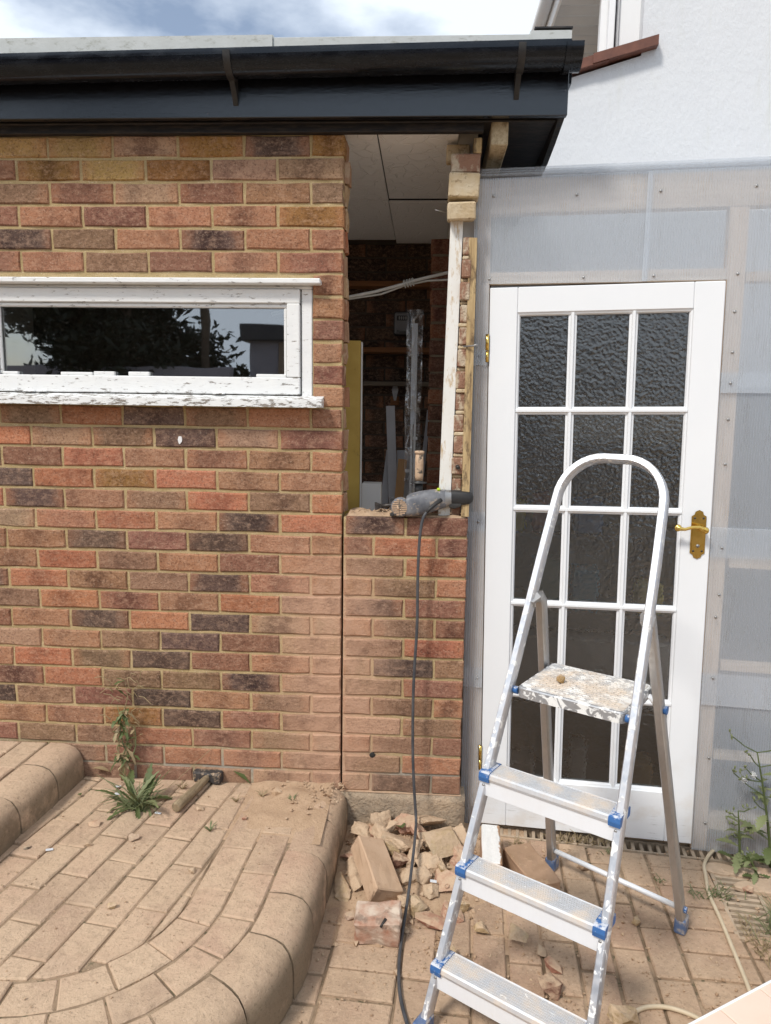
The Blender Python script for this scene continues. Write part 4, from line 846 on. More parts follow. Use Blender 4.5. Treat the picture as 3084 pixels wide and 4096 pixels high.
for sx in (-.014, .014):
    for sz in (.056, -.058): MB().lathe([(.0038, 0), (.0038, .0012)], 8, Matrix.Translation((sx, -.0056, sz)) @ Matrix.Rotation(R(90), 4, 'X')).build('screw', MT['darksteel'], hd)
for zz in (1.73, .22):
    MB().tube([(-.006, -.004, zz), (-.006, -.004, zz + .038)], .0055, 10).tube([(-.006, -.004, zz + .040), (-.006, -.004, zz + .095)], .0065, 10).build('hinge', MT['brass'], door)

# what stands behind the door glass: a dark shelf unit with coloured packets
cup = empty('shelf_unit', 'dark wooden shelf unit dimly seen through the door glass', 'shelf unit', (*PP(.35, .19), GZ + .003), (0, 0, PY))
def cu_(n, lo, hi): MB().box(lo, hi, None, .002).build(n, MT['cupboard'], cup)
cu_('back_panel', (-.44, .30, 0), (.44, .32, 2.02)); cu_('side_panel', (-.46, 0, 0), (-.441, .32, 2.02)); cu_('side_panel', (.441, 0, 0), (.46, .32, 2.02)); cu_('top_panel', (-.44, 0, 2.0), (.44, .299, 2.02))
for zz in (.04, .42, .80, 1.10, 1.45): cu_('shelf', (-.44, .01, zz), (.44, .299, zz + .018))
def packet(u, z, wd, h, col, label, cat, v=.205):
    x, y = PP(u, v); o = MB().box((-wd / 2, 0, 0), (wd / 2, .12, h), None, .008).build('packet', flat('packet_' + cat.replace(' ', '_') + str(int(u * 100)), tuple(min(.88, k * 2.2) for k in col), .5), None, (x, y, z + GZ + .0225), (0, 0, PY)); tag(o, label, cat)
packet(.10, 1.10, .05, .12, (.42, .36, .03), 'yellow packet blurred behind the second row of panes', 'packet')
packet(.18, 1.10, .06, .15, (.20, .05, .05), 'dull red packet blurred behind the left door pane', 'packet')
packet(.24, 1.10, .05, .10, (.60, .62, .66), 'pale packet blurred behind the left door pane', 'packet')
packet(.36, 1.10, .10, .13, (.08, .16, .34), 'blue packet blurred behind the middle door pane', 'packet')
packet(.22, .80, .12, .20, (.10, .13, .09), 'dull green tub blurred behind the third row of panes', 'tub')
packet(.36, .80, .10, .16, (.06, .20, .30), 'teal tub blurred behind the third row of panes', 'tub')
packet(.60, .80, .09, .12, (.42, .34, .10), 'yellowish tub blurred at the right of the third row', 'tub')
packet(.36, .42, .66, .27, (.48, .48, .47), 'wide grey crate blurred behind the fourth row of panes', 'crate')
packet(.15, .04, .10, .12, (.55, .56, .55), 'white bottle blurred behind the lowest left pane', 'bottle')
packet(.37, .04, .06, .20, (.52, .54, .56), 'pale upright bottle blurred behind the lowest middle pane', 'bottle')
packet(.58, .04, .14, .16, (.25, .17, .09), 'brown box blurred behind the lowest right pane', 'box')

cab = empty('grey_cabinet', 'big blue-grey cabinet blurred behind the lower right plastic sheets', 'cabinet', (*PP(1.30, .34), GZ + .003), (0, 0, PY))
CBM = flat('blue_grey_cabinet', (.06, .08, .115), .6)
MB().box((-.44, 0, 0), (.42, .50, 1.68), None, .006).build('carcass', CBM, cab); MB().box((-.435, -.018, .03), (-.008, -.002, 1.66), None, .003).build('cabinet_door', CBM, cab); MB().box((-.002, -.018, .03), (.415, -.002, 1.66), None, .003).build('cabinet_door', CBM, cab)

# ============================================================ HOUSE BEHIND
HP0 = Vector((0.53, 1.2)); HYW = R(-7)
house = empty('house', 'tall white rendered house wall behind the plastic partition', 'house', (HP0.x, HP0.y, 0), (0, 0, HYW))
def ux(x): return (x - .53) / math.cos(HYW)
MB().prism([(ux(.60), -.25), (ux(4.2), -.25), (ux(4.2), 6.0), (ux(1.245), 6.0), (ux(1.245), 3.040), (ux(.90), 2.955), (ux(.60), 2.88)], 0, .25, 'y').build('wall', MT['render'], house)
MB().prism([(ux(.62), 2.80), (ux(1.30), 2.80), (ux(1.30), 6.0), (ux(1.07), 6.0), (ux(1.07), 3.0)], .16, .26, 'y').build('reveal_wall', MT['white'], house)
def tilep(x0, x1, z0, z1, y0, nm='sill_tile'):
    MB().mesh([(ux(x0), y0, z0), (ux(x1), y0, z1), (ux(x1), .16, z1 + .012), (ux(x0), .16, z0 + .012), (ux(x0), y0, z0 + .042), (ux(x1), y0, z1 + .042), (ux(x1), .16, z1 + .054), (ux(x0), .16, z0 + .054)], [(0, 1, 2, 3), (4, 5, 6, 7), (0, 1, 5, 4), (1, 2, 6, 5), (2, 3, 7, 6), (3, 0, 4, 7)]).build(nm, MT['redtile'], house)
tilep(.86, 1.10, 2.958, 3.012, -.045); tilep(1.03, 1.310, 3.000, 3.062, -.052)
fx = (1.075, 1.105, 1.145, 1.16)
MB().box((ux(1.100), .07, 3.03), (ux(1.128), .159, 6.0), None, .003).build('window_post', MT['white'], house); MB().box((ux(1.138), .10, 3.03), (ux(1.150), .159, 6.0), None, .003).build('window_bead', MT['upvc_grey'], house)
MB().box((ux(1.151), .115, 3.02), (ux(1.250), .159, 6.0), None, .003).build('window_panel', MT['white'], house)
eaveh = empty('house_eave', 'grey boarded soffit and white gutter of the neighbouring house', 'eave', (1.0, 1.6, 3.6))
def hv(name, lo, hi, mat, bev=.003): o = MB().box(lo, hi, None, bev).build(name, MT[mat], eaveh); o.location = (-1.0, -1.6, -3.6)
# soffit boards run across the overhang, rising away from the camera
for i in range(14): hv('soffit_board', (.90 + .02, 1.30 + i * .10, 3.45), (1.255, 1.396 + i * .10, 3.462), 'upvc_grey')
hv('fascia', (.905, 1.28, 3.42), (.9185, 2.72, 3.58), 'white'); hv('side_wall', (1.256, 1.50, 2.6), (1.32, 2.72, 3.449), 'upvc_grey')
m = MB().tube([(.872, 1.25, 3.52), (.872, 2.75, 3.55)], .036, 14); o = m.build('gutter', MT['white'], eaveh); o.location = (-1, -1.6, -3.6)
rf = MB().mesh([(*PP(-.06, .072), 2.215), (*PP(2.2, .072), 2.215), (*PP(2.2, 1.13), 2.36), (*PP(-.06, 1.13), 2.36), (*PP(-.06, .072), 2.205), (*PP(2.2, .072), 2.205), (*PP(2.2, 1.13), 2.35), (*PP(-.06, 1.13), 2.35)], [(0, 1, 2, 3), (7, 6, 5, 4), (0, 4, 5, 1), (1, 5, 6, 2), (2, 6, 7, 3), (3, 7, 4, 0)]).build('lean_to_roof', poly_mat('roof_sheet', .45, (.80, .83, .87))); tag(rf, 'shallow grey roof sheet behind the top of the plastic partition', 'roof')

# ============================================================ STEPLADDER
lad = empty('stepladder', 'paint-splashed aluminium stepladder with platform and blue caps', 'stepladder', (0.494, -0.996, GZ), (0, 0, -0.571))
SL = 0.428; NRM = Vector((0, 1, -SL)).normalized()
def wz(z): return (0.436 - 0.084 * z) / 2 - 0.011
def FP(u, z): return Vector((u, SL * z, z))
def sweep(path, hw, hn, up, name, mat, parent, caps=True, rnd=.3):
    pr = [(-1, -1 + rnd), (-1, 1 - rnd), (-1 + rnd, 1), (1 - rnd, 1), (1, 1 - rnd), (1, -1 + rnd), (1 - rnd, -1), (-1 + rnd, -1)]
    vs = []; fs = []; k = len(pr); path = [Vector(p) for p in path]
    for i, p in enumerate(path):
        tg = (path[min(i + 1, len(path) - 1)] - path[max(i - 1, 0)]).normalized(); nn = (up - tg * up.dot(tg)).normalized(); bb = tg.cross(nn)
        for a, b in pr: vs.append(p + bb * (a * hw) + nn * (b * hn))
    for i in range(len(path) - 1):
        for j in range(k): fs.append((i * k + j, i * k + (j + 1) % k, (i + 1) * k + (j + 1) % k, (i + 1) * k + j))
    fs += [tuple(range(k)), tuple(range((len(path) - 1) * k, len(path) * k))]
    o = MB().mesh(vs, fs, None, True).build(name, mat, parent); o.data.set_sharp_from_angle(angle=R(40)); return o
zt, rr = 1.455, 0.118; wt = wz(1.38)
path = [FP(-wz(.03), .03), FP(-wz(.4), .4), FP(-wz(.85), .85), FP(-wz(1.2), 1.2)]
path += [FP(-(wt - rr) - rr * math.cos(a), zt - rr + rr * math.sin(a)) for a in [i * math.pi / 2 / 9 for i in range(10)]]
path += [FP(0, zt)]
path += [FP((wt - rr) + rr * math.sin(a), zt - rr + rr * math.cos(a)) for a in [i * math.pi / 2 / 9 for i in range(10)]]
path += [FP(wz(1.2), 1.2), FP(wz(.85), .85), FP(wz(.4), .4), FP(wz(.03), .03)]
sweep(path, .0105, .0185, NRM, 'front_frame', MT['alu_paint'], lad)
for s_ in (-1, 1): MB().box((s_ * wz(0) - .016, -.028, 0), (s_ * wz(0) + .016, .032, .045), None, .004).build('foot', MT['foot'], lad)
for z in (.174, .400, .626):
    wv_ = wz(z) - .012; v0 = SL * z - .036; v1 = SL * z + .036; m = MB()
    td = empty('tread'); td.parent = lad; td.location = (0, SL * z, z)
    pr = [(-.036, -.022), (-.039, -.014), (-.037, -.004), (-.032, -.001)]; n_ = 8
    for i in range(n_):
        a = -.030 + i * .060 / n_; pr += [(a + .0003, -.0042), (a + .0014, .0006), (a + .0046, .0006), (a + .0056, -.0042)]
    pr += [(.034, -.001), (.036, -.020), (.033, -.020), (.032, -.008), (-.031, -.008), (-.033, -.022)]
    m.prism(pr, -wv_ + .008, wv_ - .008, 'x'); m.build('tread_plate', MT['tread'], td)
    MB().box((-wz(z) - .010, -.0335, -.066), (wz(z) + .010, -.0305, -.0225), None, .001).build('riser_plate', MT['alu'], td)
    for s_ in (-1, 1):
        c = MB(); prc = [(-.0405, -.024), (-.0425, -.012), (-.040, .000), (-.034, .0028), (.030, .0028), (.036, -.002), (.036, -.020), (.033, -.024)]
        a, b = sorted((s_ * (wv_ - .008), s_ * (wv_ + .0215))); c.prism(prc, a, b, 'x'); c.build('end_cap', MT['blue'], td)
        MB().lathe([(.005, 0), (.005, .001), (.003, .003)], 10, Matrix.Translation((s_ * (wz(z) - .002), -.0335, -.037)) @ Matrix.Rotation(R(90), 4, 'X')).build('rivet', MT['steel'], td)
plt = empty('platform'); plt.parent = lad; plt.location = (0, SL * .84 - .01, .84)
pw_ = .148; dp_ = .245
def rrect(x0, y0, x1, y1, r, n=4):
    P = []
    for cx, cy, a0 in ((x1 - r, y1 - r, 0), (x0 + r, y1 - r, 90), (x0 + r, y0 + r, 180), (x1 - r, y0 + r, 270)):
        for i in range(n + 1): a = R(a0 + 90 * i / n); P.append((cx + r * math.cos(a), cy + r * math.sin(a)))
    return P
MB().prism(rrect(-pw_, 0, pw_, dp_, .018), -.032, -.003, cham=.003).build('tray', MT['platform_rim'], plt)
m = MB()
for i in range(16):
    a = .022 + i * .0130; n_ = 9
    for j in range(n_):
        x0 = -pw_ + .020 + (j + (.5 if i % 2 else 0)) * .0285
        if x0 + .024 < pw_ - .012: m.box((x0, a, -.0031), (x0 + .024, a + .008, .0002), None, 0)
m.prism(rrect(-pw_ + .008, .010, pw_ - .008, dp_ - .008, .012), -.0032, -.0016); m.build('grip_plate', MT['platform'], plt)
for s_ in (-1, 1):
    a, b = sorted((s_ * pw_, s_ * (wz(.84) - .010))); MB().tube([(a, .012, -.018), (b, .012, -.018)], .0105, 12).build('pivot', MT['blue'], plt)
# back legs
for s_, foot in ((-1, (-.214, .838)), (1, (.230, .792))):
    top = Vector((s_ * .160, SL * 1.04, 1.045)); ft = Vector((foot[0], foot[1], .03)); k1 = Vector((s_ * .153, SL * 1.08 + .040, 1.045)); k2 = k1 + (ft - k1) * .06
    rl = sweep([top, Vector((s_ * .157, SL * 1.05 + .018, 1.064)), Vector((s_ * .155, SL * 1.06 + .034, 1.062)), k1, k2, k1.lerp(ft, .5), ft], .0125, .018, Vector((0, 1, .3)), 'back_leg', MT['alu_old'], lad)
    MB().box((foot[0] - .017, foot[1] - .024, 0), (foot[0] + .017, foot[1] + .026, .050), None, .005).build('foot', MT['foot'], lad)
    pz = .78; pp_ = k1.lerp(ft, (1.045 - pz) / 1.015); MB().tube([pp_ + Vector((s_ * .012, 0, 0)), pp_ + Vector((s_ * .022, 0, 0))], .012, 12).build('plug', MT['blue'], lad)
    MB().tube([(s_ * .152, SL * .84 + .19, .820), pp_], .007, 8).build('stay', MT['alu'], lad)
    pz = .085; q_ = k1.lerp(ft, (1.045 - pz) / 1.015)
    if s_ < 0: qa = q_
    else: MB().tube([qa, q_], .0085, 12).build('cross_bar', MT['alu'], lad); MB().tube([q_ + Vector((.012, 0, 0)), q_ + Vector((.020, 0, 0))], .010, 12).build('plug', MT['blue'], lad)
def hull(size, n=14, seed=0, flatz=.0, jit=.12):
    rnd = random.Random(seed); bm = bmesh.new()
    for _ in range(n):
        p = Vector([rnd.uniform(-1, 1) for _ in range(3)])
        m_ = max(abs(c) for c in p); p = p / m_ * rnd.uniform(1 - jit * 2, 1); bmesh.ops.create_vert(bm, co=(p.x * size[0] / 2, p.y * size[1] / 2, p.z * size[2] / 2))
    bmesh.ops.convex_hull(bm, input=bm.verts[:])
    for v in [v for v in bm.verts if not v.link_faces]: bm.verts.remove(v)
    return bm
def chunk(name, size, loc, rot, col, label, cat, seed, n=18, mat='rubble', group=None):
    bm = hull(size, n, seed); bmesh.ops.triangulate(bm, faces=bm.faces[:])
    for _ in range(3 if max(size) > .045 else 2):
        bmesh.ops.subdivide_edges(bm, edges=[e for e in bm.edges if e.calc_length() > .009], cuts=1); bmesh.ops.triangulate(bm, faces=bm.faces[:])
    sv = Vector((seed * 1.7, seed * .9, seed * 2.3)); ms_ = min(size)
    for v in bm.verts:
        q = v.co + sv; v.co += v.co.normalized() * ms_ * (.07 * mnoise.noise(q * 38) + .07 * mnoise.noise(q * 95))
    o = MB().bm(bm).build(name, MT[mat], None, loc, rot, col); tag(o, label, cat, group); return o
lp = Matrix.Translation((0.494, -0.996, GZ)) @ Matrix.Rotation(-.571, 4, 'Z') @ Vector((-.060, SL * .84 + .085, .84 + .010))
chunk('stone', (.024, .020, .022), lp, (0, 0, .4), (.42, .27, .12), 'small brown stone lying on the ladder platform', 'stone', 5)

# ============================================================ BREAKER DRILL ON THE PIER
dr = empty('hammer_drill', 'dusty grey electric hammer drill lying on the low pier', 'power tool', (.28, .02, 1.048))
def d_(name, mb, mat): o = mb.build(name, MT[mat], dr); o.location = (-.28, -.02, -1.048); return o
def loft(secs, name, mat, n=16, sq=3.2):
    """secs: (centre, half y, half z) along x, superellipse sections"""
    vs = []; fs = []
    for (x, y, z), hy_, hz_ in secs:
        for k in range(n):
            a = 2 * math.pi * k / n; c, s__ = math.cos(a), math.sin(a)
            vs.append((x, y + hy_ * math.copysign(abs(c) ** (2 / sq), c), z + hz_ * math.copysign(abs(s__) ** (2 / sq), s__)))
    for i in range(len(secs) - 1):
        for k in range(n): fs.append((i * n + k, i * n + (k + 1) % n, (i + 1) * n + (k + 1) % n, (i + 1) * n + k))
    fs += [tuple(range(n)), tuple(range((len(secs) - 1) * n, len(secs) * n))]
    o = MB().mesh(vs, fs, None, True).build(name, MT[mat], dr); o.data.set_sharp_from_angle(angle=R(40)); o.location = (-.28, -.02, -1.048); return o
loft([((.232, .0, 1.081), .036, .035), ((.245, .002, 1.085), .040, .040), ((.275, .008, 1.090), .042, .043), ((.315, .015, 1.098), .040, .041), ((.350, .02, 1.105), .036, .036), ((.372, .022, 1.108), .030, .031)], 'body', 'drill_grey')
loft([((.345, .02, 1.106), .034, .034), ((.385, .022, 1.110), .028, .0285), ((.392, .022, 1.110), .025, .026)], 'collar', 'steel')
loft([((.385, .022, 1.111), .026, .026), ((.40, .022, 1.112), .0265, .027), ((.430, .022, 1.1115), .025, .026), ((.452, .022, 1.112), .023, .023), ((.464, .022, 1.112), .016, .016), ((.468, .022, 1.112), .006, .006)], 'rear_grip', 'drill_black')
loft([((.382, .01, 1.088), .012, .010), ((.400, .008, 1.084), .012, .011), ((.425, .01, 1.089), .010, .008)], 'trigger', 'drill_black', 10)
Mg = Matrix.Translation((.213, -.012, 1.079)) @ Matrix.Rotation(R(-14), 4, 'Z') @ Matrix.Rotation(R(90), 4, 'X')
o = MB().lathe([(.024, -.02), (.031, -.012), (.035, .0), (.034, .012), (.028, .016)], 20, Mg).build('motor_cap', MT['drill_grey'], dr); o.location = (-.28, -.02, -1.048)
m = MB()
for i in range(9):
    zz = -.026 + i * .0065; hw = math.sqrt(max(.0, .028 ** 2 - zz * zz))
    if hw > .006:
        m.box((-hw, zz - .0018, .0158), (-.006 if abs(zz) < .01 else -.001, zz + .0018, .0190), Mg); m.box((.006 if abs(zz) < .01 else .001, zz - .0018, .0158), (hw, zz + .0018, .0190), Mg)
m.lathe([(.010, .015), (.010, .019), (.006, .021)], 14, Mg); d_('vent_grille', m, 'dusty_handle')
m = MB()
for a, b in ((-1, 1), (1, 1), (-1, -1), (1, -1)): m.box((.213 + a * .030 - .008, -.020, 1.079 + b * .028 - .005), (.213 + a * .030 + .008, .006, 1.079 + b * .028 + .005), None, .002)
d_('corner_lugs', m, 'drill_black')
m = MB().lathe([(.013, 1.262), (.0175, 1.265), (.0175, 1.272), (.012, 1.274)], 14).lathe([(.0135, 1.168), (.0150, 1.185), (.0150, 1.235), (.0135, 1.262)], 14); m.v = [Vector((v.x + .274, v.y + .045, v.z)) for v in m.v]; d_('side_grip', m, 'dusty_handle')
m = MB().lathe([(.010, 1.157), (.028, 1.158), (.029, 1.161), (.012, 1.165), (.013, 1.169)], 18).lathe([(.014, 1.120), (.014, 1.157)], 14); m.v = [Vector((v.x + .274, v.y + .045, v.z)) for v in m.v]; d_('grip_collar', m, 'drill_black')
d_('chisel', MB().tube([(.205, .05, 1.078), (.16, .055, 1.074), (.140, .056, 1.070)], [.0085, .0075, .006], 10).prism([(.142, 1.066), (.142, 1.076), (.122, 1.084), (.116, 1.084), (.118, 1.056), (.124, 1.057)], .049, .062, 'y'), 'darksteel')
d_('lock_button', MB().box((.338, -.010, 1.138), (.350, .010, 1.147), None, .003), 'lime')
d_('cable_sleeve', MB().tube([(.354, -.022, 1.108), (.335, -.035, 1.096), (.315, -.045, 1.080), (.303, -.050, 1.066)], [.0075, .007, .0065, .006], 10), 'drill_black')
pts = [(.303, -.050, 1.067), (.293, -.054, 1.052), (.285, -.057, 1.020), (.279, -.058, .940), (.2775, -.055, .80), (.280, -.055, .666), (.272, -.058, .50), (.270, -.060, .388), (.272, -.068, .21), (.279, -.085, .08), (.289, -.095, -.03), (.291, -.115, -.050), (.290, -.170, -.035), (.287, -.25, -.045), (.280, -.335, -.075), (.270, -.44, -.115), (.256, -.545, -.157), (.2505, -.644, -.157), (.2535, -.744, -.157), (.267, -.822, -.157), (.300, -.93, -.157), (.36, -1.10, -.157), (.42, -1.5, -.157)]
def smooth(pts, it=2):
    pts = [Vector(p) for p in pts]
    for _ in range(it):
        q = [pts[0]]
        for a, b in zip(pts, pts[1:]): q += [a.lerp(b, .25), a.lerp(b, .75)]
        pts = q + [pts[-1]]
    return pts
tag(MB().tube(smooth(pts), .0052, 8).build('power_cable', MT['cable']), 'dark grey cable hanging from the drill over the pier to the ground', 'cable')
# ============================================================ RUBBLE
bm = bmesh.new(); bmesh.ops.create_grid(bm, x_segments=60, y_segments=60, size=0.5)
for v in bm.verts:
    x, y = .27 + v.co.x * .86, -.26 + v.co.y * .66; f = max(0, 1 - ((x - .22) / .34) ** 2) * max(0, 1 - ((y + .10) / .34) ** 2)
    n_ = mnoise.noise(Vector((x * 14, y * 14, 1.7))) * .5 + mnoise.noise(Vector((x * 40, y * 40, 4))) * .25
    v.co = Vector((x, y, GZ - .0045 + .040 * f ** 1.2 * (1 + .5 * n_) + (.0035 if f > 0.001 else 0) * (1 + n_)))
o = MB().bm(bm, None, True).build('dust_heap', MT['dustpile'], fix=False); tag(o, 'low heap of brick dust under the rubble by the pier', 'dust', kind='stuff')
bm = bmesh.new(); bmesh.ops.create_grid(bm, x_segments=44, y_segments=40, size=0.5)
for v in bm.verts:
    x, y = -.19 + v.co.x * .34, -.185 + v.co.y * .37; f = max(0, 1 - ((x + .175) / .15) ** 2) * max(0, 1 - ((y + .0) / .33) ** 2); pk = math.exp(-((x + .035) / .035) ** 2 - ((y + .01) / .06) ** 2)
    n_ = mnoise.noise(Vector((x * 16, y * 16, 1.7))); dn = -.004 * (f < .02)
    v.co = Vector((x, y, TZ - .003 + .017 * f * (1 + .9 * n_) + .012 * pk * (abs(v.co.x) < .49) ))
o = MB().bm(bm, None, True).build('saw_dust_drift', MT['dustpile'], fix=False); tag(o, 'drift of pinkish saw dust below the cut on the terrace corner', 'dust', kind='stuff')
def brick_thing(name, dims, loc, M, mat, label, cat='brick', bev=.004, jit=.0015, seed=1):
    rnd = random.Random(seed); bm = bmesh.new(); bmesh.ops.create_cube(bm, size=1)
    for v in bm.verts: v.co = Vector((v.co.x * dims[0], v.co.y * dims[1], v.co.z * dims[2]))
    bmesh.ops.subdivide_edges(bm, edges=bm.edges[:], cuts=3, use_grid_fill=True)
    for v in bm.verts: v.co += Vector([rnd.uniform(-jit, jit) for _ in range(3)])
    sh = [e for e in bm.edges if len(e.link_faces) == 2 and e.calc_face_angle(0) > .9]
    bmesh.ops.bevel(bm, geom=sh, offset=bev, segments=1, affect='EDGES')
    o = MB().bm(bm).build(name, MT[mat]); o.matrix_world = Matrix.Translation(loc) @ M; tag(o, label, cat); return o
brick_thing('brick', (.102, .215, .065), (.161, -.322, -.097), zxy(.39, .283, .391), 'dustybrick', 'whole dusty brick leaning on the broken half brick beside the step')
hb = brick_thing('brick', (.136, .10, .075), (.183, -.535, -.128), zxy(-.02, .06, -.03), 'limebrick', 'broken half brick, lime white on top, in front of the heap', jit=.004, seed=4)
MB().tube([(.026, -.030, .040), (.012, -.052, .030)], [.005, .004], 8).build('nail_stub', MT['darksteel'], hb)
brick_thing('brick', (.066, .215, .10), (.552, -.195, -.112), zxy(-.06, .02, .01), 'painted_brick', 'brick with white painted face lying up beside the door foot', seed=6)
brick_thing('brick', (.102, .215, .065), (.684, -.250, -.128), zxy(.365, .02, -.01), 'drybrick', 'whole brown dusty brick lying behind the ladder treads', seed=9)
TAN, PINK, OCH, RED, DRK = (.60, .45, .31), (.54, .31, .22), (.54, .40, .23), (.40, .19, .13), (.26, .14, .10)
CH = [  # size, location, rotation, colour, label
 ((.085, .070, .060), (.335, -.052, -.070), (.5, .2, .9), TAN, 'pyramid shaped pale brick lump at the top of the rubble'),
 ((.080, .065, .055), (.255, -.060, -.078), (.2, .4, .3), PINK, 'pinkish brick lump left of the pyramid shaped one'),
 ((.080, .055, .050), (.155, -.055, -.076), (.1, .1, .5), TAN, 'cracked brick lump against the footing near the step'),
 ((.080, .060, .045), (.100, -.110, -.095), (.05, .1, -.1), TAN, 'flat topped brick lump at the back left of the rubble'),
 ((.105, .080, .045), (.345, -.130, -.088), (.25, .0, .3), TAN, 'rounded dusty lump in the middle right of the rubble'),
 ((.130, .110, .030), (.385, -.175, -.078), (.42, .12, .55), OCH, 'large flat ochre slab tilted in the rubble'),
 ((.110, .075, .050), (.235, -.165, -.085), (.2, .2, -.35), TAN, 'crumbling brick piece right of the leaning brick'),
 ((.050, .070, .045), (.170, -.130, -.090), (.3, .5, .8), TAN, 'small upright wedge above the leaning brick'),
 ((.070, .055, .055), (.240, -.235, -.110), (.1, .2, .2), DRK, 'dark red broken brick under the crumbling piece'),
 ((.030, .085, .060), (.285, -.215, -.100), (.2, .35, -.25), TAN, 'thin slab standing on edge next to the cable'),
 ((.090, .070, .045), (.335, -.245, -.112), (.25, .05, .2), TAN, 'wedge shaped piece below the ochre slab'),
 ((.100, .080, .016), (.390, -.325, -.125), (.45, -.1, -.6), PINK, 'pink brick flake with two round frog marks'),
 ((.065, .060, .050), (.265, -.300, -.125), (.2, .1, .5), TAN, 'pale block right of the leaning brick middle'),
 ((.050, .060, .040), (.260, -.395, -.140), (.1, .1, .2), TAN, 'small square lump at the foot of the leaning brick'),
 ((.045, .090, .040), (.052, -.360, -.140), (.1, .2, .15), OCH, 'long ochre flake lying against the step edge'),
 ((.040, .120, .045), (.090, -.300, -.130), (.2, .3, .25), TAN, 'long pale sliver under the left side of the leaning brick'),
 ((.055, .045, .040), (.068, -.210, -.118), (.3, .2, .7), PINK, 'pink chip between the step and the leaning brick'),
 ((.095, .045, .022), (.345, -.485, -.148), (.25, .1, -.35), RED, 'dark red brick flake beside the ladder stile'),
 ((.060, .080, .055), (.445, -.085, -.110), (.3, .2, .4), TAN, 'pale lump behind the ladder stile by the door post'),
 ((.045, .090, .045), (.440, -.200, -.118), (.2, .3, -.3), PINK, 'brick shard half hidden by the ladder stile'),
 ((.055, .050, .040), (.300, -.425, -.145), (.1, .3, .6), OCH, 'small ochre lump right of the hanging cable'),
 ((.050, .045, .035), (.345, -.360, -.130), (.1, .2, .3), TAN, 'squarish crumb under the pink frog flake'),
 ((.062, .050, .040), (.432, -.418, -.146), (.2, .1, .5), OCH, 'rounded ochre stone under the second tread'),
 ((.060, .055, .040), (.408, -.452, -.146), (.1, .3, .2), PINK, 'speckled pink stone under the second tread'),
 ((.070, .058, .045), (.605, -.545, -.143), (.2, .1, -.4), OCH, 'largest ochre stone seen between the lower treads'),
 ((.050, .040, .030), (.500, -.510, -.150), (.1, .3, .2), OCH, 'angular ochre stone left of the largest one'),
 ((.034, .032, .026), (.668, -.590, -.152), (.2, .2, .1), TAN, 'small pale stone above the speckled shard'),
 ((.066, .038, .022), (.695, -.640, -.154), (.1, .2, -.8), RED, 'speckled red shard between the lower treads'),
 ((.075, .070, .045), (.668, -.730, -.143), (.2, .3, .5), DRK, 'round dark red broken brick between the lower treads'),
 ((.060, .055, .045), (.395, -.640, -.143), (.3, .1, .7), OCH, 'ochre lump behind the left ladder stile'),
 ((.075, .060, .050), (.845, -.815, -.140), (.1, .2, .5), OCH, 'ochre lump behind the right ladder stile'),
 ((.055, .045, .040), (.205, -.095, -.085), (.4, .2, .1), TAN, 'small knuckle of brick wedged behind the upright wedge'),
 ((.060, .050, .035), (.300, -.105, -.082), (.2, .6, .3), PINK, 'pinkish chip just behind the hanging cable'),
 ((.050, .040, .045), (.420, -.120, -.100), (.5, .2, .6), TAN, 'pale knob between the ochre slab and the door post'),
 ((.045, .050, .030), (.205, -.215, -.085), (.1, .4, .5), OCH, 'ochre crumb resting against the side of the leaning brick'),
 ((.070, .050, .030), (.315, -.300, -.120), (.4, .1, .9), TAN, 'flat pale flake left of the pink frog flake'),
 ((.050, .040, .028), (.385, -.270, -.112), (.2, .5, .4), OCH, 'yellowish chip above the pink frog flake'),
 ((.060, .045, .030), (.135, -.095, -.092), (.3, .1, .2), PINK, 'reddish chip beside the cracked lump at the footing'),
 ((.045, .034, .020), (.085, -.475, -.155), (.2, .1, .3), (.56, .42, .33), 'pale curled flake by the terrace edge'),
 ((.040, .032, .026), (.880, -.170, -.152), (.2, .3, .5), (.33, .22, .14), 'brown crumb on the paving behind the ladder'),
 ((.030, .026, .024), (.985, -.435, -.153), (.2, .3, .5), OCH, 'single ochre pebble left of the rear ladder foot'),
 ((.060, .045, .030), (-.215, -.085, .028), (.2, .1, .5), (.56, .39, .25), 'pale lump on the saw dust of the terrace'),
 ((.038, .030, .016), (-.625, -.395, .022), (.2, .1, .3), (.62, .47, .35), 'flat white pebble on the terrace in front of the weed'),
 ((.042, .030, .016), (-.795, -.322, .022), (.1, .1, .2), (.45, .21, .13), 'red brick flake on the terrace at the tip of a weed leaf'),
 ((.030, .020, .012), (-.760, -.438, .021), (.2, .1, .9), TAN, 'tan chip on a terrace joint below the weed'),
 ((.026, .020, .016), (-.385, -.545, .023), (.2, .1, .3), TAN, 'round tan pebble in the middle of the terrace'),
 ((.028, .018, .014), (-.560, -.715, .022), (.2, .1, .5), OCH, 'ochre pebble on the terrace near the curved border'),
 ((.034, .028, .016), (1.405, -.255, -.152), (.2, .1, .3), (.45, .24, .17), 'pink flake lying on the drain grating'),
 ((.022, .018, .012), (-.945, -.470, .021), (.1, .1, .5), (.06, .055, .05), 'small black chip on the terrace near the upper step'),
 ((.030, .020, .012), (-.470, -.205, .022), (.1, .2, .4), TAN, 'tan crumb on the terrace beside the hammer end'),
 ((.020, .015, .012), (-.30, -.25, .022), (.1, .2, .4), RED, 'red crumb on the terrace right of the hammer'),
]
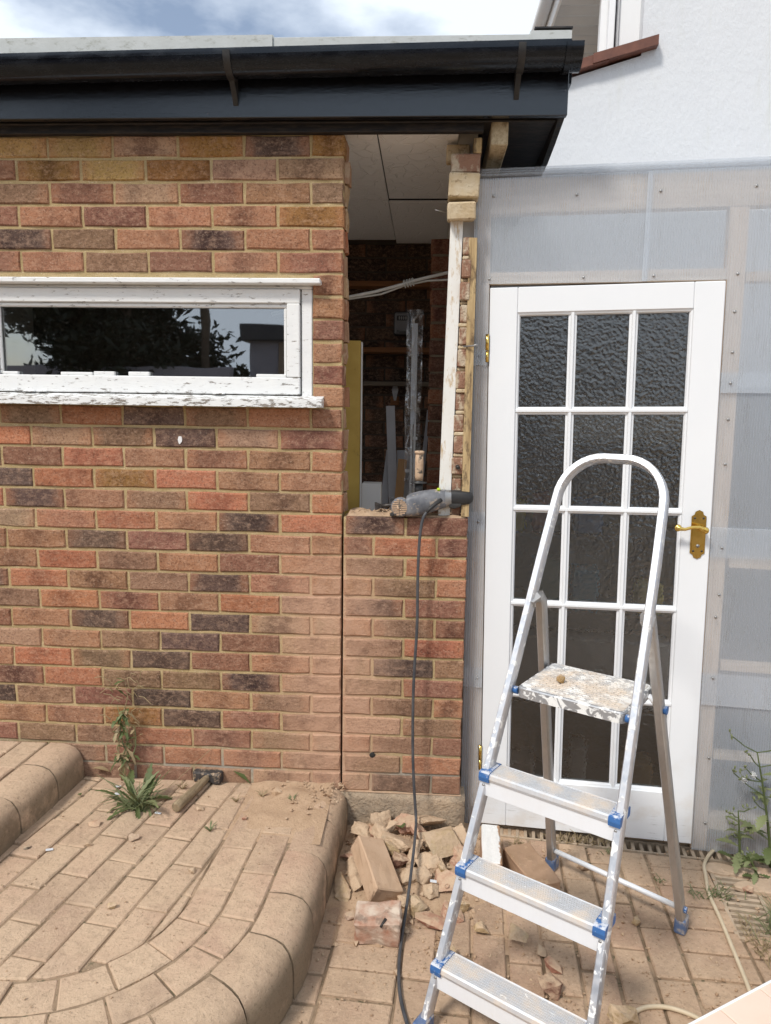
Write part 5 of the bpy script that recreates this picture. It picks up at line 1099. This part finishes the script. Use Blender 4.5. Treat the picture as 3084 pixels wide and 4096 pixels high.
for i, (sz, loc, rot, col, lab) in enumerate(CH):
    if i < 24 or 31 <= i <= 37: sz = tuple(k * 1.22 for k in sz)
    if loc[2] < 0 and loc[2] > -.142: loc = (loc[0], loc[1], loc[2] - .006)
    o = chunk('rubble_piece', sz, loc, rot, col, lab, 'rubble' if max(sz) > .045 else 'stone', 40 + i, 14)
    if 'frog marks' in lab:
        for a in (-.012, .018):
            pts = [(a + .007 * math.cos(k * .7), -.012 + .007 * math.sin(k * .7), .008) for k in range(10)]; MB().tube(pts, .0018, 5, False).build('frog_mark', MT['rubble'], o, color=PINK)
for loc, rot, lab in (((.352, -.345, -.115), (.35, .2, .1), 'white paint sliver standing under the pink frog flake'), ((-.815, -.080, .020), (.1, .2, .6), 'shiny white scrap at the weed left of its leaves'), ((-.795, -.130, .020), (.2, .1, .2), 'torn foil scrap on the terrace joint by the weed'), ((-.868, -.475, .021), (.1, .1, .5), 'white foil scrap on the terrace below the upper step'), ((-.605, -.240, .019), (0, .1, -.1), 'short silver metal clip on the terrace by the hammer')):
    o = MB().box((-.011, -.005, -.0012), (.011, .005, .0012), None, .0008).build('scrap', flat('pale_scrap', (.66, .68, .70), .35) if 'pale_scrap' not in bpy.data.materials else bpy.data.materials['pale_scrap'], None, loc, rot); tag(o, lab, 'scrap')
# uncountable crumbs and grit
m = MB(); rnd = random.Random(3)
def crumb(x, y, z, r):
    a = [Vector((rnd.uniform(-1, 1), rnd.uniform(-1, 1), rnd.uniform(-1, 1))).normalized() * r * rnd.uniform(.7, 1.2) for _ in range(2)]
    q = Matrix.Rotation(rnd.uniform(0, 6), 3, 'Z') @ Matrix.Rotation(rnd.uniform(0, 6), 3, 'X'); sx, sy, sz = r * rnd.uniform(.7, 1.3), r * rnd.uniform(.6, 1.1), r * rnd.uniform(.5, .9)
    vs = [q @ Vector(p) + Vector((x, y, z)) for p in ((sx, 0, 0), (-sx, 0, .2 * r), (0, sy, 0), (0, -sy, .1 * r), (0, 0, sz), (.2 * r, 0, -sz))]
    m.mesh(vs, [(0, 2, 4), (2, 1, 4), (1, 3, 4), (3, 0, 4), (2, 0, 5), (1, 2, 5), (3, 1, 5), (0, 3, 5)])
for _ in range(900):
    x, y = rnd.gauss(.27, .17), -abs(rnd.gauss(.05, .22)); f = max(0, 1 - ((x - .22) / .34) ** 2) * max(0, 1 - ((y + .10) / .34) ** 2)
    if x > .04 or y < -.7: crumb(x, y, GZ + .037 * f ** 1.2 + .003, rnd.choice((.003, .004, .006, .009, .012)))
for _ in range(1800):
    x, y = rnd.uniform(.0, 1.45), rnd.uniform(-1.0, -.03)
    if outside_terrace((x - .06, y)): crumb(x, y, GZ + .002, rnd.choice((.0015, .002, .002, .003, .004, .006)))
for _ in range(420):
    x, y = rnd.uniform(-1.05, .02), rnd.uniform(-1.1, -.01)
    if not outside_terrace((x + .13, y)): crumb(x, y, TZ + .002, rnd.choice((.0012, .002, .002, .003, .004)))
for _ in range(160):
    x, y = rnd.gauss(-.08, .09), -abs(rnd.gauss(0, .09))
    if x < .02: crumb(x, y, TZ + .010, rnd.choice((.002, .003, .005, .007)))
for _ in range(70): crumb(rnd.uniform(.03, .45), rnd.uniform(.01, .09), 1.056, rnd.choice((.003, .004, .006)))
o = m.build('brick_crumbs', MT['rubble'], None, color=(.40, .26, .16)); tag(o, 'scattered brick crumbs and grit on paving and rubble', 'crumbs', kind='stuff')

# ============================================================ HAMMER
hm = empty('club_hammer', 'old club hammer with dusty wooden handle lying on the terrace', 'hammer', (-.497, -.010, TZ + .002), (0, 0, R(-8)))
m = MB(); c_ = .006; sec = lambda x, h: [(x, -h + c_, 0), (x, h - c_, 0), (x, h, c_), (x, h, 2 * h - c_), (x, h - c_, 2 * h), (x, -h + c_, 2 * h), (x, -h, 2 * h - c_), (x, -h, c_)]
vs = []; X = [(-.054, .018), (-.048, .0215), (-.026, .0215), (-.020, .019), (.020, .019), (.026, .0215), (.048, .0215), (.054, .018)]
for x, h in X: vs += [(p[0], p[1], p[2] + .0215 - h) for p in sec(x, h)]
fs = [(i * 8 + k, i * 8 + (k + 1) % 8, (i + 1) * 8 + (k + 1) % 8, (i + 1) * 8 + k) for i in range(len(X) - 1) for k in range(8)] + [tuple(range(8)), tuple(range(56, 64))]
m.mesh(vs, fs); m.build('head', simple('rusty_dusty_iron', (.028, .026, .026), (.07, .06, .055), 30, .7, 90, .4, sp=((.48, .35, .23), 22, .53, .8)), hm)
MB().tube([(.002, .03, .0215), (.002, -.02, .0215), (-.002, -.07, .021), (-.008, -.14, .0205), (-.014, -.205, .020), (-.016, -.222, .0195), (-.0165, -.228, .019)], [.012, .0125, .0150, .0160, .0185, .0185, .015], 12).build('handle', MT['handlewood'], hm)

# ============================================================ WEEDS
def leaf_strip(m, base, az, L, wd, rise, droop, teeth=6, n=12, seed=0, curl=0.0):
    rd = random.Random(seed); pts = []; d = Vector((math.cos(az), math.sin(az), 0)); s_ = Vector((-d.y, d.x, 0)); b = len(m.v)
    for i in range(n + 1):
        f = i / n; p = Vector(base) + d * (L * f * (1 - .12 * f)) + Vector((0, 0, L * (rise * f - droop * f * f))) + s_ * (curl * L * f * f)
        wv = wd * (math.sin(math.pi * min(1, f * .92 + .06)) ** .8) * (.55 + .45 * ((i % 2) if teeth else 1)) * (.35 + .65 * min(1, f * 1.7)); wv = max(wv, .0008)
        m.v += [p + s_ * wv + Vector((0, 0, wv * .25)), p, p - s_ * wv + Vector((0, 0, wv * .25))]
    for i in range(n):
        a = b + i * 3; m.f += [(a, a + 1, a + 4, a + 3), (a + 1, a + 2, a + 5, a + 4)]; m.sm += [True, True]
we = empty('dandelion_weed', 'toothed green weed growing from a terrace joint', 'weed', (-.690, -.205, TZ))
rd = random.Random(11)
for i in range(30):
    az = rd.uniform(0, 6.28) if i > 5 else (3.0, 3.7, 4.2, .3, 1.2, 2.3)[i]; L = rd.uniform(.05, .15) if i > 5 else (.19, .13, .15, .15, .10, .13)[i]
    m = MB(); leaf_strip(m, (rd.uniform(-.02, .02), rd.uniform(-.015, .015), 0), az, L, rd.uniform(.005, .011), rd.uniform(.2, 1.3) if i > 5 else (.15, .35, .05, .4, 1.1, .3)[i], rd.uniform(.2, .7), 6, 14, i, rd.uniform(-.45, .45))
    m.build('leaf', MT['leaf'] if i % 4 else MT['leaf_pale'], we, fix=False)
for az, L, ri in ((1.5, .085, 1.3), (1.2, .07, 1.2)):
    m = MB(); leaf_strip(m, (.01, .0, 0), az, L, .014, ri, .1, 6, 16, 3); m.build('leaf', MT['leaf'], we, fix=False)
m = MB()
for i in range(70):
    a = rd.uniform(0, 6.28); L = rd.uniform(.03, .11); b = Vector((rd.uniform(-.035, .035), rd.uniform(-.02, .02), 0)); t_ = b + Vector((math.cos(a) * L, math.sin(a) * L * .8, L * rd.uniform(.1, .9))); mid = b.lerp(t_, .5) + Vector((0, 0, L * .18)); m.tube([b, mid, t_], [.0016, .0014, .0004], 4, False)
m.build('grass_blades', MT['leaf_pale'], we)
m = MB().tube([(.02, .0, .0), (.10, .13, .05), (.20, .19, .14), (.29, .20, .205)], .0007, 4); m.build('dry_stalk', MT['straw'], we)
we.scale = (1.25, 1.2, 1.2)
dw = empty('dried_weed', 'half dead climbing weed against the wall behind the hammer left', 'weed', (-.820, -.02, TZ))
for i in range(7):
    m = MB(); x0 = rd.uniform(-.03, .03); h = rd.uniform(.16, .33); pts = [(x0 * .4, -.005, 0)]
    for k in range(1, 7): pts.append((x0 + .03 * mnoise.noise(Vector((i * 2.3, k * .8, 0))) + .04 * k / 6 * (1 if i % 2 else -.3), -.012 - .012 * abs(mnoise.noise(Vector((i, k, 5)))), h * k / 6))
    m.tube(pts, [.0036, .003, .0026, .0024, .002, .0015, .0008], 5); m.build('stem', MT['straw'] if i % 3 else MT['leaf_pale'], dw)
    for k in range(9):
        p = Vector(pts[rd.randrange(2, 7)]); m = MB(); leaf_strip(m, p, rd.choice((3.3, 6.0, 4.3, 5.0)) + rd.uniform(-.4, .4), rd.uniform(.022, .05), rd.uniform(.005, .010), rd.uniform(-.4, .8), rd.uniform(0, .9), 3, 6, k); m.build('leaf', MT[rd.choice(('leaf', 'leaf_pale', 'straw', 'leaf'))], dw, fix=False)
m = MB()
for i in range(26):
    a = Vector((rd.uniform(-.03, .08), -.02, rd.uniform(.18, .33))); b = a + Vector((rd.uniform(-.05, .05), rd.uniform(-.02, .0), rd.uniform(-.02, .04))); m.tube([a, a.lerp(b, .5) + Vector((0, -.008, .012)), b], .0013, 4, False)
tag(m.build('curled_seed_heads', MT['straw'], dw), kind='stuff'); dw.scale = (1.15, 1.0, 1.25)
def small_leaf(loc, az, L, wd, mat, lab, rise=.4, name='leaf_weed', droop=.3):
    m = MB(); leaf_strip(m, (0, 0, 0), az, L, wd, rise, droop, 0, 8, 1); o = m.build(name, MT[mat], None, loc, fix=False); tag(o, lab, 'weed')
small_leaf((-.335, -.02, .020), 2.8, .085, .014, 'leaf', 'broad green leaf at the wall right of the hammer', .75)
small_leaf((-.94, -.14, .018), 5.6, .030, .008, 'leaf', 'tiny green sprig at the foot of the upper step', .5)
small_leaf((.222, -.072, -.085), 5.2, .050, .020, 'leaf', 'single green leaf among the rubble', .5)
small_leaf((-1.02 + .08, -.02, .055), .2, .07, .014, 'straw', 'curled dry leaf at the end of the upper step', .05)
for (x, y, n_, lab) in ((-.575, -.075, 7, 'small dry sprig behind the hammer left side'), (-.355, -.145, 5, 'little straw tuft right of the hammer handle'), (-.395, -.330, 8, 'sprouting tuft in a joint in the middle of the terrace'), (-.155, -.125, 6, 'green seedling on the saw dust drift'), (-.27, -.105, 5, 'thin seedling on a joint near the saw dust')):
    m = MB()
    for i in range(n_ * 2):
        a = rd.uniform(0, 6.28); L = rd.uniform(.012, .035); m.tube([(0, 0, 0), (math.cos(a) * L * .4, math.sin(a) * L * .4, L * .6), (math.cos(a) * L * .8, math.sin(a) * L * .8, L * .8)], [.0014, .0018, .0006], 4, False)
    tag(m.build('seedling', MT['leaf_pale'] if 'green' in lab or 'sprout' in lab else MT['straw'], None, (x, y, TZ)), lab, 'weed')
def ragwort(loc, h, lean_, lab, heads, seed, nl):
    e = empty('ragwort_plant', lab, 'weed', loc); r_ = random.Random(seed)
    main = [Vector((lean_ * h * (k / 8) ** 1.3, -.01 * k / 8, h * k / 8)) for k in range(9)]; MB().tube(main, [.0055 - .0035 * k / 8 for k in range(9)], 6).build('stem', MT['leaf'], e)
    for i in range(nl):
        f = .06 + .80 * i / nl; p = main[0].lerp(main[-1], f); p = main[int(f * 8)].lerp(main[int(f * 8) + 1], f * 8 % 1); m = MB(); leaf_strip(m, p, r_.uniform(0, 6.28) if i > 3 else (3.3, 6.0, 4.2, 2.6)[i], (.125 - .075 * f) * r_.uniform(.8, 1.2) * min(1, h / .3 + .2), .026 * (1.1 - f * .6) * min(1, h / .3 + .2), r_.uniform(.1, .6), r_.uniform(.1, .6), 6, 14, i); m.build('leaf', MT['leaf'] if f < .2 else MT['leaf_pale'], e, fix=False)
    for i in range(heads):
        p = main[-1 - (i % 5)]; a = r_.uniform(2.2, 4.1) if i % 3 else r_.uniform(-1, 1); L = r_.uniform(.05, .13) * h / .42; q = p + Vector((math.cos(a) * L, -abs(math.sin(a)) * L * .3, L * r_.uniform(.2, .8)))
        MB().tube([p, p.lerp(q, .5) + Vector((0, 0, -.006)), q], .0020, 5, False).build('branch', MT['leaf'], e)
        for k in range(3):
            q2 = q + Vector((r_.uniform(-.02, .02), r_.uniform(-.01, .01), r_.uniform(-.015, .012))); MB().tube([q, q2], .0012, 4, False).lathe([(.001, 0), (.0034, .003), (.003, .010), (.0012, .012)], 7, Matrix.Translation(q2) @ Matrix.Rotation(r_.uniform(-1, 1), 4, 'X')).build('bud', MT['leaf_pale'], e)
    return e, main
e, mn = ragwort((1.545, -.105, GZ), .43, -.20, 'tall flowering weed with white seed heads before the plastic sheet', 9, 5, 14)
for q in ((-.125, -.02, .335), (-.098, -.02, .352)):
    m = MB()
    for i in range(46):
        d = Vector((rd.gauss(0, 1), rd.gauss(0, 1), rd.gauss(0, 1))).normalized() * .0125; m.tube([Vector(q), Vector(q) + d], [.0006, .0012], 3, False)
    m.lathe([(.002, -.004), (.008, -.002), (.0085, .003), (.002, .007)], 8, Matrix.Translation(q)); m.build('seed_head', MT['fluff'], e)
    MB().tube([mn[6], Vector(q)], .0018, 4, False).build('branch', MT['leaf'], e)
ragwort((1.440, -.100, GZ), .21, -.12, 'shorter leafy weed left of the tall flowering one', 5, 8, 9)
ragwort((1.470, -.175, GZ), .10, -.5, 'sprawling leggy weed on the cracked cement', 3, 9, 8)
def grass(loc, n_, spread, h, lab, mat, sx=1, sy=1):
    m = MB()
    for i in range(n_):
        b = Vector((rd.gauss(0, spread) * sx, rd.gauss(0, spread) * sy, 0)); a = rd.uniform(0, 6.28); L = rd.uniform(.4, 1) * h; t_ = b + Vector((math.cos(a) * L * .8, math.sin(a) * L * .8, L * rd.uniform(.25, .9))); m.tube([b, b.lerp(t_, .5) + Vector((0, 0, L * .2)), t_], [.0014, .0012, .0003], 4, False)
    tag(m.build('grass_tuft', MT[mat], None, loc), lab, None, None, 'stuff')
grass((1.42, -.45, GZ), 120, .028, .11, 'bushy grass tuft growing over the drain end', 'leaf_pale', 1, 1.6)
grass((1.270, -.285, GZ), 60, .028, .05, 'low grass tuft under the cream cable', 'leaf_pale', 1.6, .6)
grass((1.325, -.50, GZ), 60, .02, .06, 'straggling dry grass along the drain joint', 'straw', .7, 3)
grass((.90, -.005, GZ), 63, .02, .05, 'dry grass in the slot under the door', 'straw', 3, .6)
grass((.665, -.045, GZ), 20, .01, .04, 'small dry tuft at the white painted brick', 'straw', 1.5, 1)
grass((1.135, -.21, GZ), 14, .012, .025, 'tiny green tuft in the paving joint behind the ladder', 'leaf_pale', 1.2, 1)
grass((.99, -.07, GZ), 14, .010, .03, 'tiny sprig on the paving near the drain slot', 'leaf_pale')

# ============================================================ DRAINS, CEMENT, CABLE, TILES
def slot_drain(name, lab, u0, u1, v0, v1, along, pitch):
    e = empty(name, lab, 'drain', (PO.x, PO.y, GZ), PRT)
    MB().box((u0, v0, -.12), (u1, v1, -.10)).build('channel', MT['void'], e)  # channel floor coloured near black for the shade between the bars
    if along == 'u':
        MB().box((u0, v0, -.099), (u1, v0 + .008, .001)).build('rim', MT['grate'], e); MB().box((u0, v1 - .008, -.099), (u1, v1, .001)).build('rim', MT['grate'], e)
        k = u0 + .004
        while k < u1: MB().box((k, v0 + .0085, -.03), (k + pitch * .42, v1 - .0085, -.001), None, .0015).build('grate_bar', MT['grate'], e); k += pitch
    else:
        MB().box((u0, v0, -.099), (u0 + .012, v1, .001)).build('rim', MT['grate'], e); MB().box((u1 - .012, v0, -.099), (u1, v1, .001)).build('rim', MT['grate'], e)
        k = v0 + .004
        while k < v1: MB().box((u0 + .0125, k, -.03), (u1 - .0125, k + pitch * .45, -.001), None, .0015).build('grate_bar', MT['grate'], e); k += pitch
slot_drain('slot_drain', 'slotted drain channel running under the door', -.02, 1.6, -.034, .040, 'u', .030)
slot_drain('slot_drain', 'dusty slotted drain beside the cream cable', .800, .940, -.434, -.051, 'v', .0275)
for i, (u, v, sx, sy, lab) in enumerate(((.845, -.085, .060, .035, 'cement crust by the cable end on the drain'), (.905, -.095, .075, .028, 'larger cement crust over the drain top'), (.915, -.175, .055, .030, 'cement crust on the right of the drain'), (.985, -.165, .06, .05, 'cement patch right of the drain'), (1.0, -.47, .10, .075, 'cracked cement slab at the drain end'))):
    x, y = PP(u, v); rd2 = random.Random(i); pl = [(sx * math.cos(a) * rd2.uniform(.75, 1.1), sy * math.sin(a) * rd2.uniform(.75, 1.1)) for a in [k * 6.283 / 14 for k in range(14)]]
    o = MB().prism(pl, -.004, .006 + .002 * i, cham=.003).build('cement_crust', MT['cement'], None, (x, y, GZ + .0015), (0, 0, PY)); tag(o, lab, 'cement')
pts = [(1.45, .03, -.158), (1.402, -.0074, -.156), (1.348, -.0607, -.157), (1.305, -.125, -.157), (1.2945, -.1726, -.157), (1.272, -.25, -.157), (1.2618, -.3013, -.157), (1.257, -.3915, -.157), (1.2419, -.521, -.157), (1.222, -.6951, -.157), (1.19, -.86, -.157), (1.13, -.90, -.157), (1.057, -.800, -.157), (1.01, -.772, -.157), (.9618, -.7597, -.157), (.909, -.767, -.157), (.870, -.795, -.157), (.850, -.84, -.157), (.86, -.95, -.157)]
tag(MB().tube(smooth(pts), .0062, 8).build('cream_cable', MT['hose']), 'cream cable snaking over the paving from under the plastic sheet', 'cable')
ts = empty('tiled_ledge', 'corner of a low ledge topped with cream tiles at bottom right', 'ledge', (1.2, -1.05, GZ))
TA = R(30.3); TM = lambda a, b, z: Matrix.Rotation(TA, 4, 'Z') @ Vector((a, b, z))
TO = Vector((.985, -1.0435)) - Vector((1.2, -1.05))
def tl(name, a0, a1, b0, b1, z0, z1, mat, bev=.0015):
    Mx = Matrix.Translation((TO.x, TO.y, 0)) @ Matrix.Rotation(TA, 4, 'Z'); MB().box((a0, b0, z0), (a1, b1, z1), Mx, bev).build(name, MT[mat], ts)
tl('core', -.55, .90, -.70, -.004, 0, .255, 'tile_edge', 0)
for i in range(-3, 6):
    for j in range(5): tl('tile', i * .134 + .001 - .006, (i + 1) * .134 - .001 - .006, -(j + 1) * .134 + .001, -j * .134 - .001, .2555, .2650, 'tile_cream')
tl('edge_strip', -.55, .90, -.0035, .0020, .245, .2665, 'white', .001)

# ============================================================ BEHIND THE CAMERA (seen mirrored in the window glass)
gar = empty('garage', 'flat roofed garage mirrored at the right of the window glass', 'garage', (-1.2, -11.0, -.3))
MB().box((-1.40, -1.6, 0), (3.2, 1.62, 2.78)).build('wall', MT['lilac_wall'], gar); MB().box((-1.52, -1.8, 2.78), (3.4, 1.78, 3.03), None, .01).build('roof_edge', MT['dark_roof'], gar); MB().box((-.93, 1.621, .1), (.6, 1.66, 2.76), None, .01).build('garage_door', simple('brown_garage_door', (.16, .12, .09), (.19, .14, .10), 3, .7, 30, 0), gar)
tw = empty('garden_wall', 'low garden wall mirrored along the bottom of the window glass', 'wall', (-4.0, -8.6, -.3)); MB().box((-4.5, -.1, 0), (1.3, .1, 2.30), None, .01).build('wall_body', MT['lilac_wall'], tw)
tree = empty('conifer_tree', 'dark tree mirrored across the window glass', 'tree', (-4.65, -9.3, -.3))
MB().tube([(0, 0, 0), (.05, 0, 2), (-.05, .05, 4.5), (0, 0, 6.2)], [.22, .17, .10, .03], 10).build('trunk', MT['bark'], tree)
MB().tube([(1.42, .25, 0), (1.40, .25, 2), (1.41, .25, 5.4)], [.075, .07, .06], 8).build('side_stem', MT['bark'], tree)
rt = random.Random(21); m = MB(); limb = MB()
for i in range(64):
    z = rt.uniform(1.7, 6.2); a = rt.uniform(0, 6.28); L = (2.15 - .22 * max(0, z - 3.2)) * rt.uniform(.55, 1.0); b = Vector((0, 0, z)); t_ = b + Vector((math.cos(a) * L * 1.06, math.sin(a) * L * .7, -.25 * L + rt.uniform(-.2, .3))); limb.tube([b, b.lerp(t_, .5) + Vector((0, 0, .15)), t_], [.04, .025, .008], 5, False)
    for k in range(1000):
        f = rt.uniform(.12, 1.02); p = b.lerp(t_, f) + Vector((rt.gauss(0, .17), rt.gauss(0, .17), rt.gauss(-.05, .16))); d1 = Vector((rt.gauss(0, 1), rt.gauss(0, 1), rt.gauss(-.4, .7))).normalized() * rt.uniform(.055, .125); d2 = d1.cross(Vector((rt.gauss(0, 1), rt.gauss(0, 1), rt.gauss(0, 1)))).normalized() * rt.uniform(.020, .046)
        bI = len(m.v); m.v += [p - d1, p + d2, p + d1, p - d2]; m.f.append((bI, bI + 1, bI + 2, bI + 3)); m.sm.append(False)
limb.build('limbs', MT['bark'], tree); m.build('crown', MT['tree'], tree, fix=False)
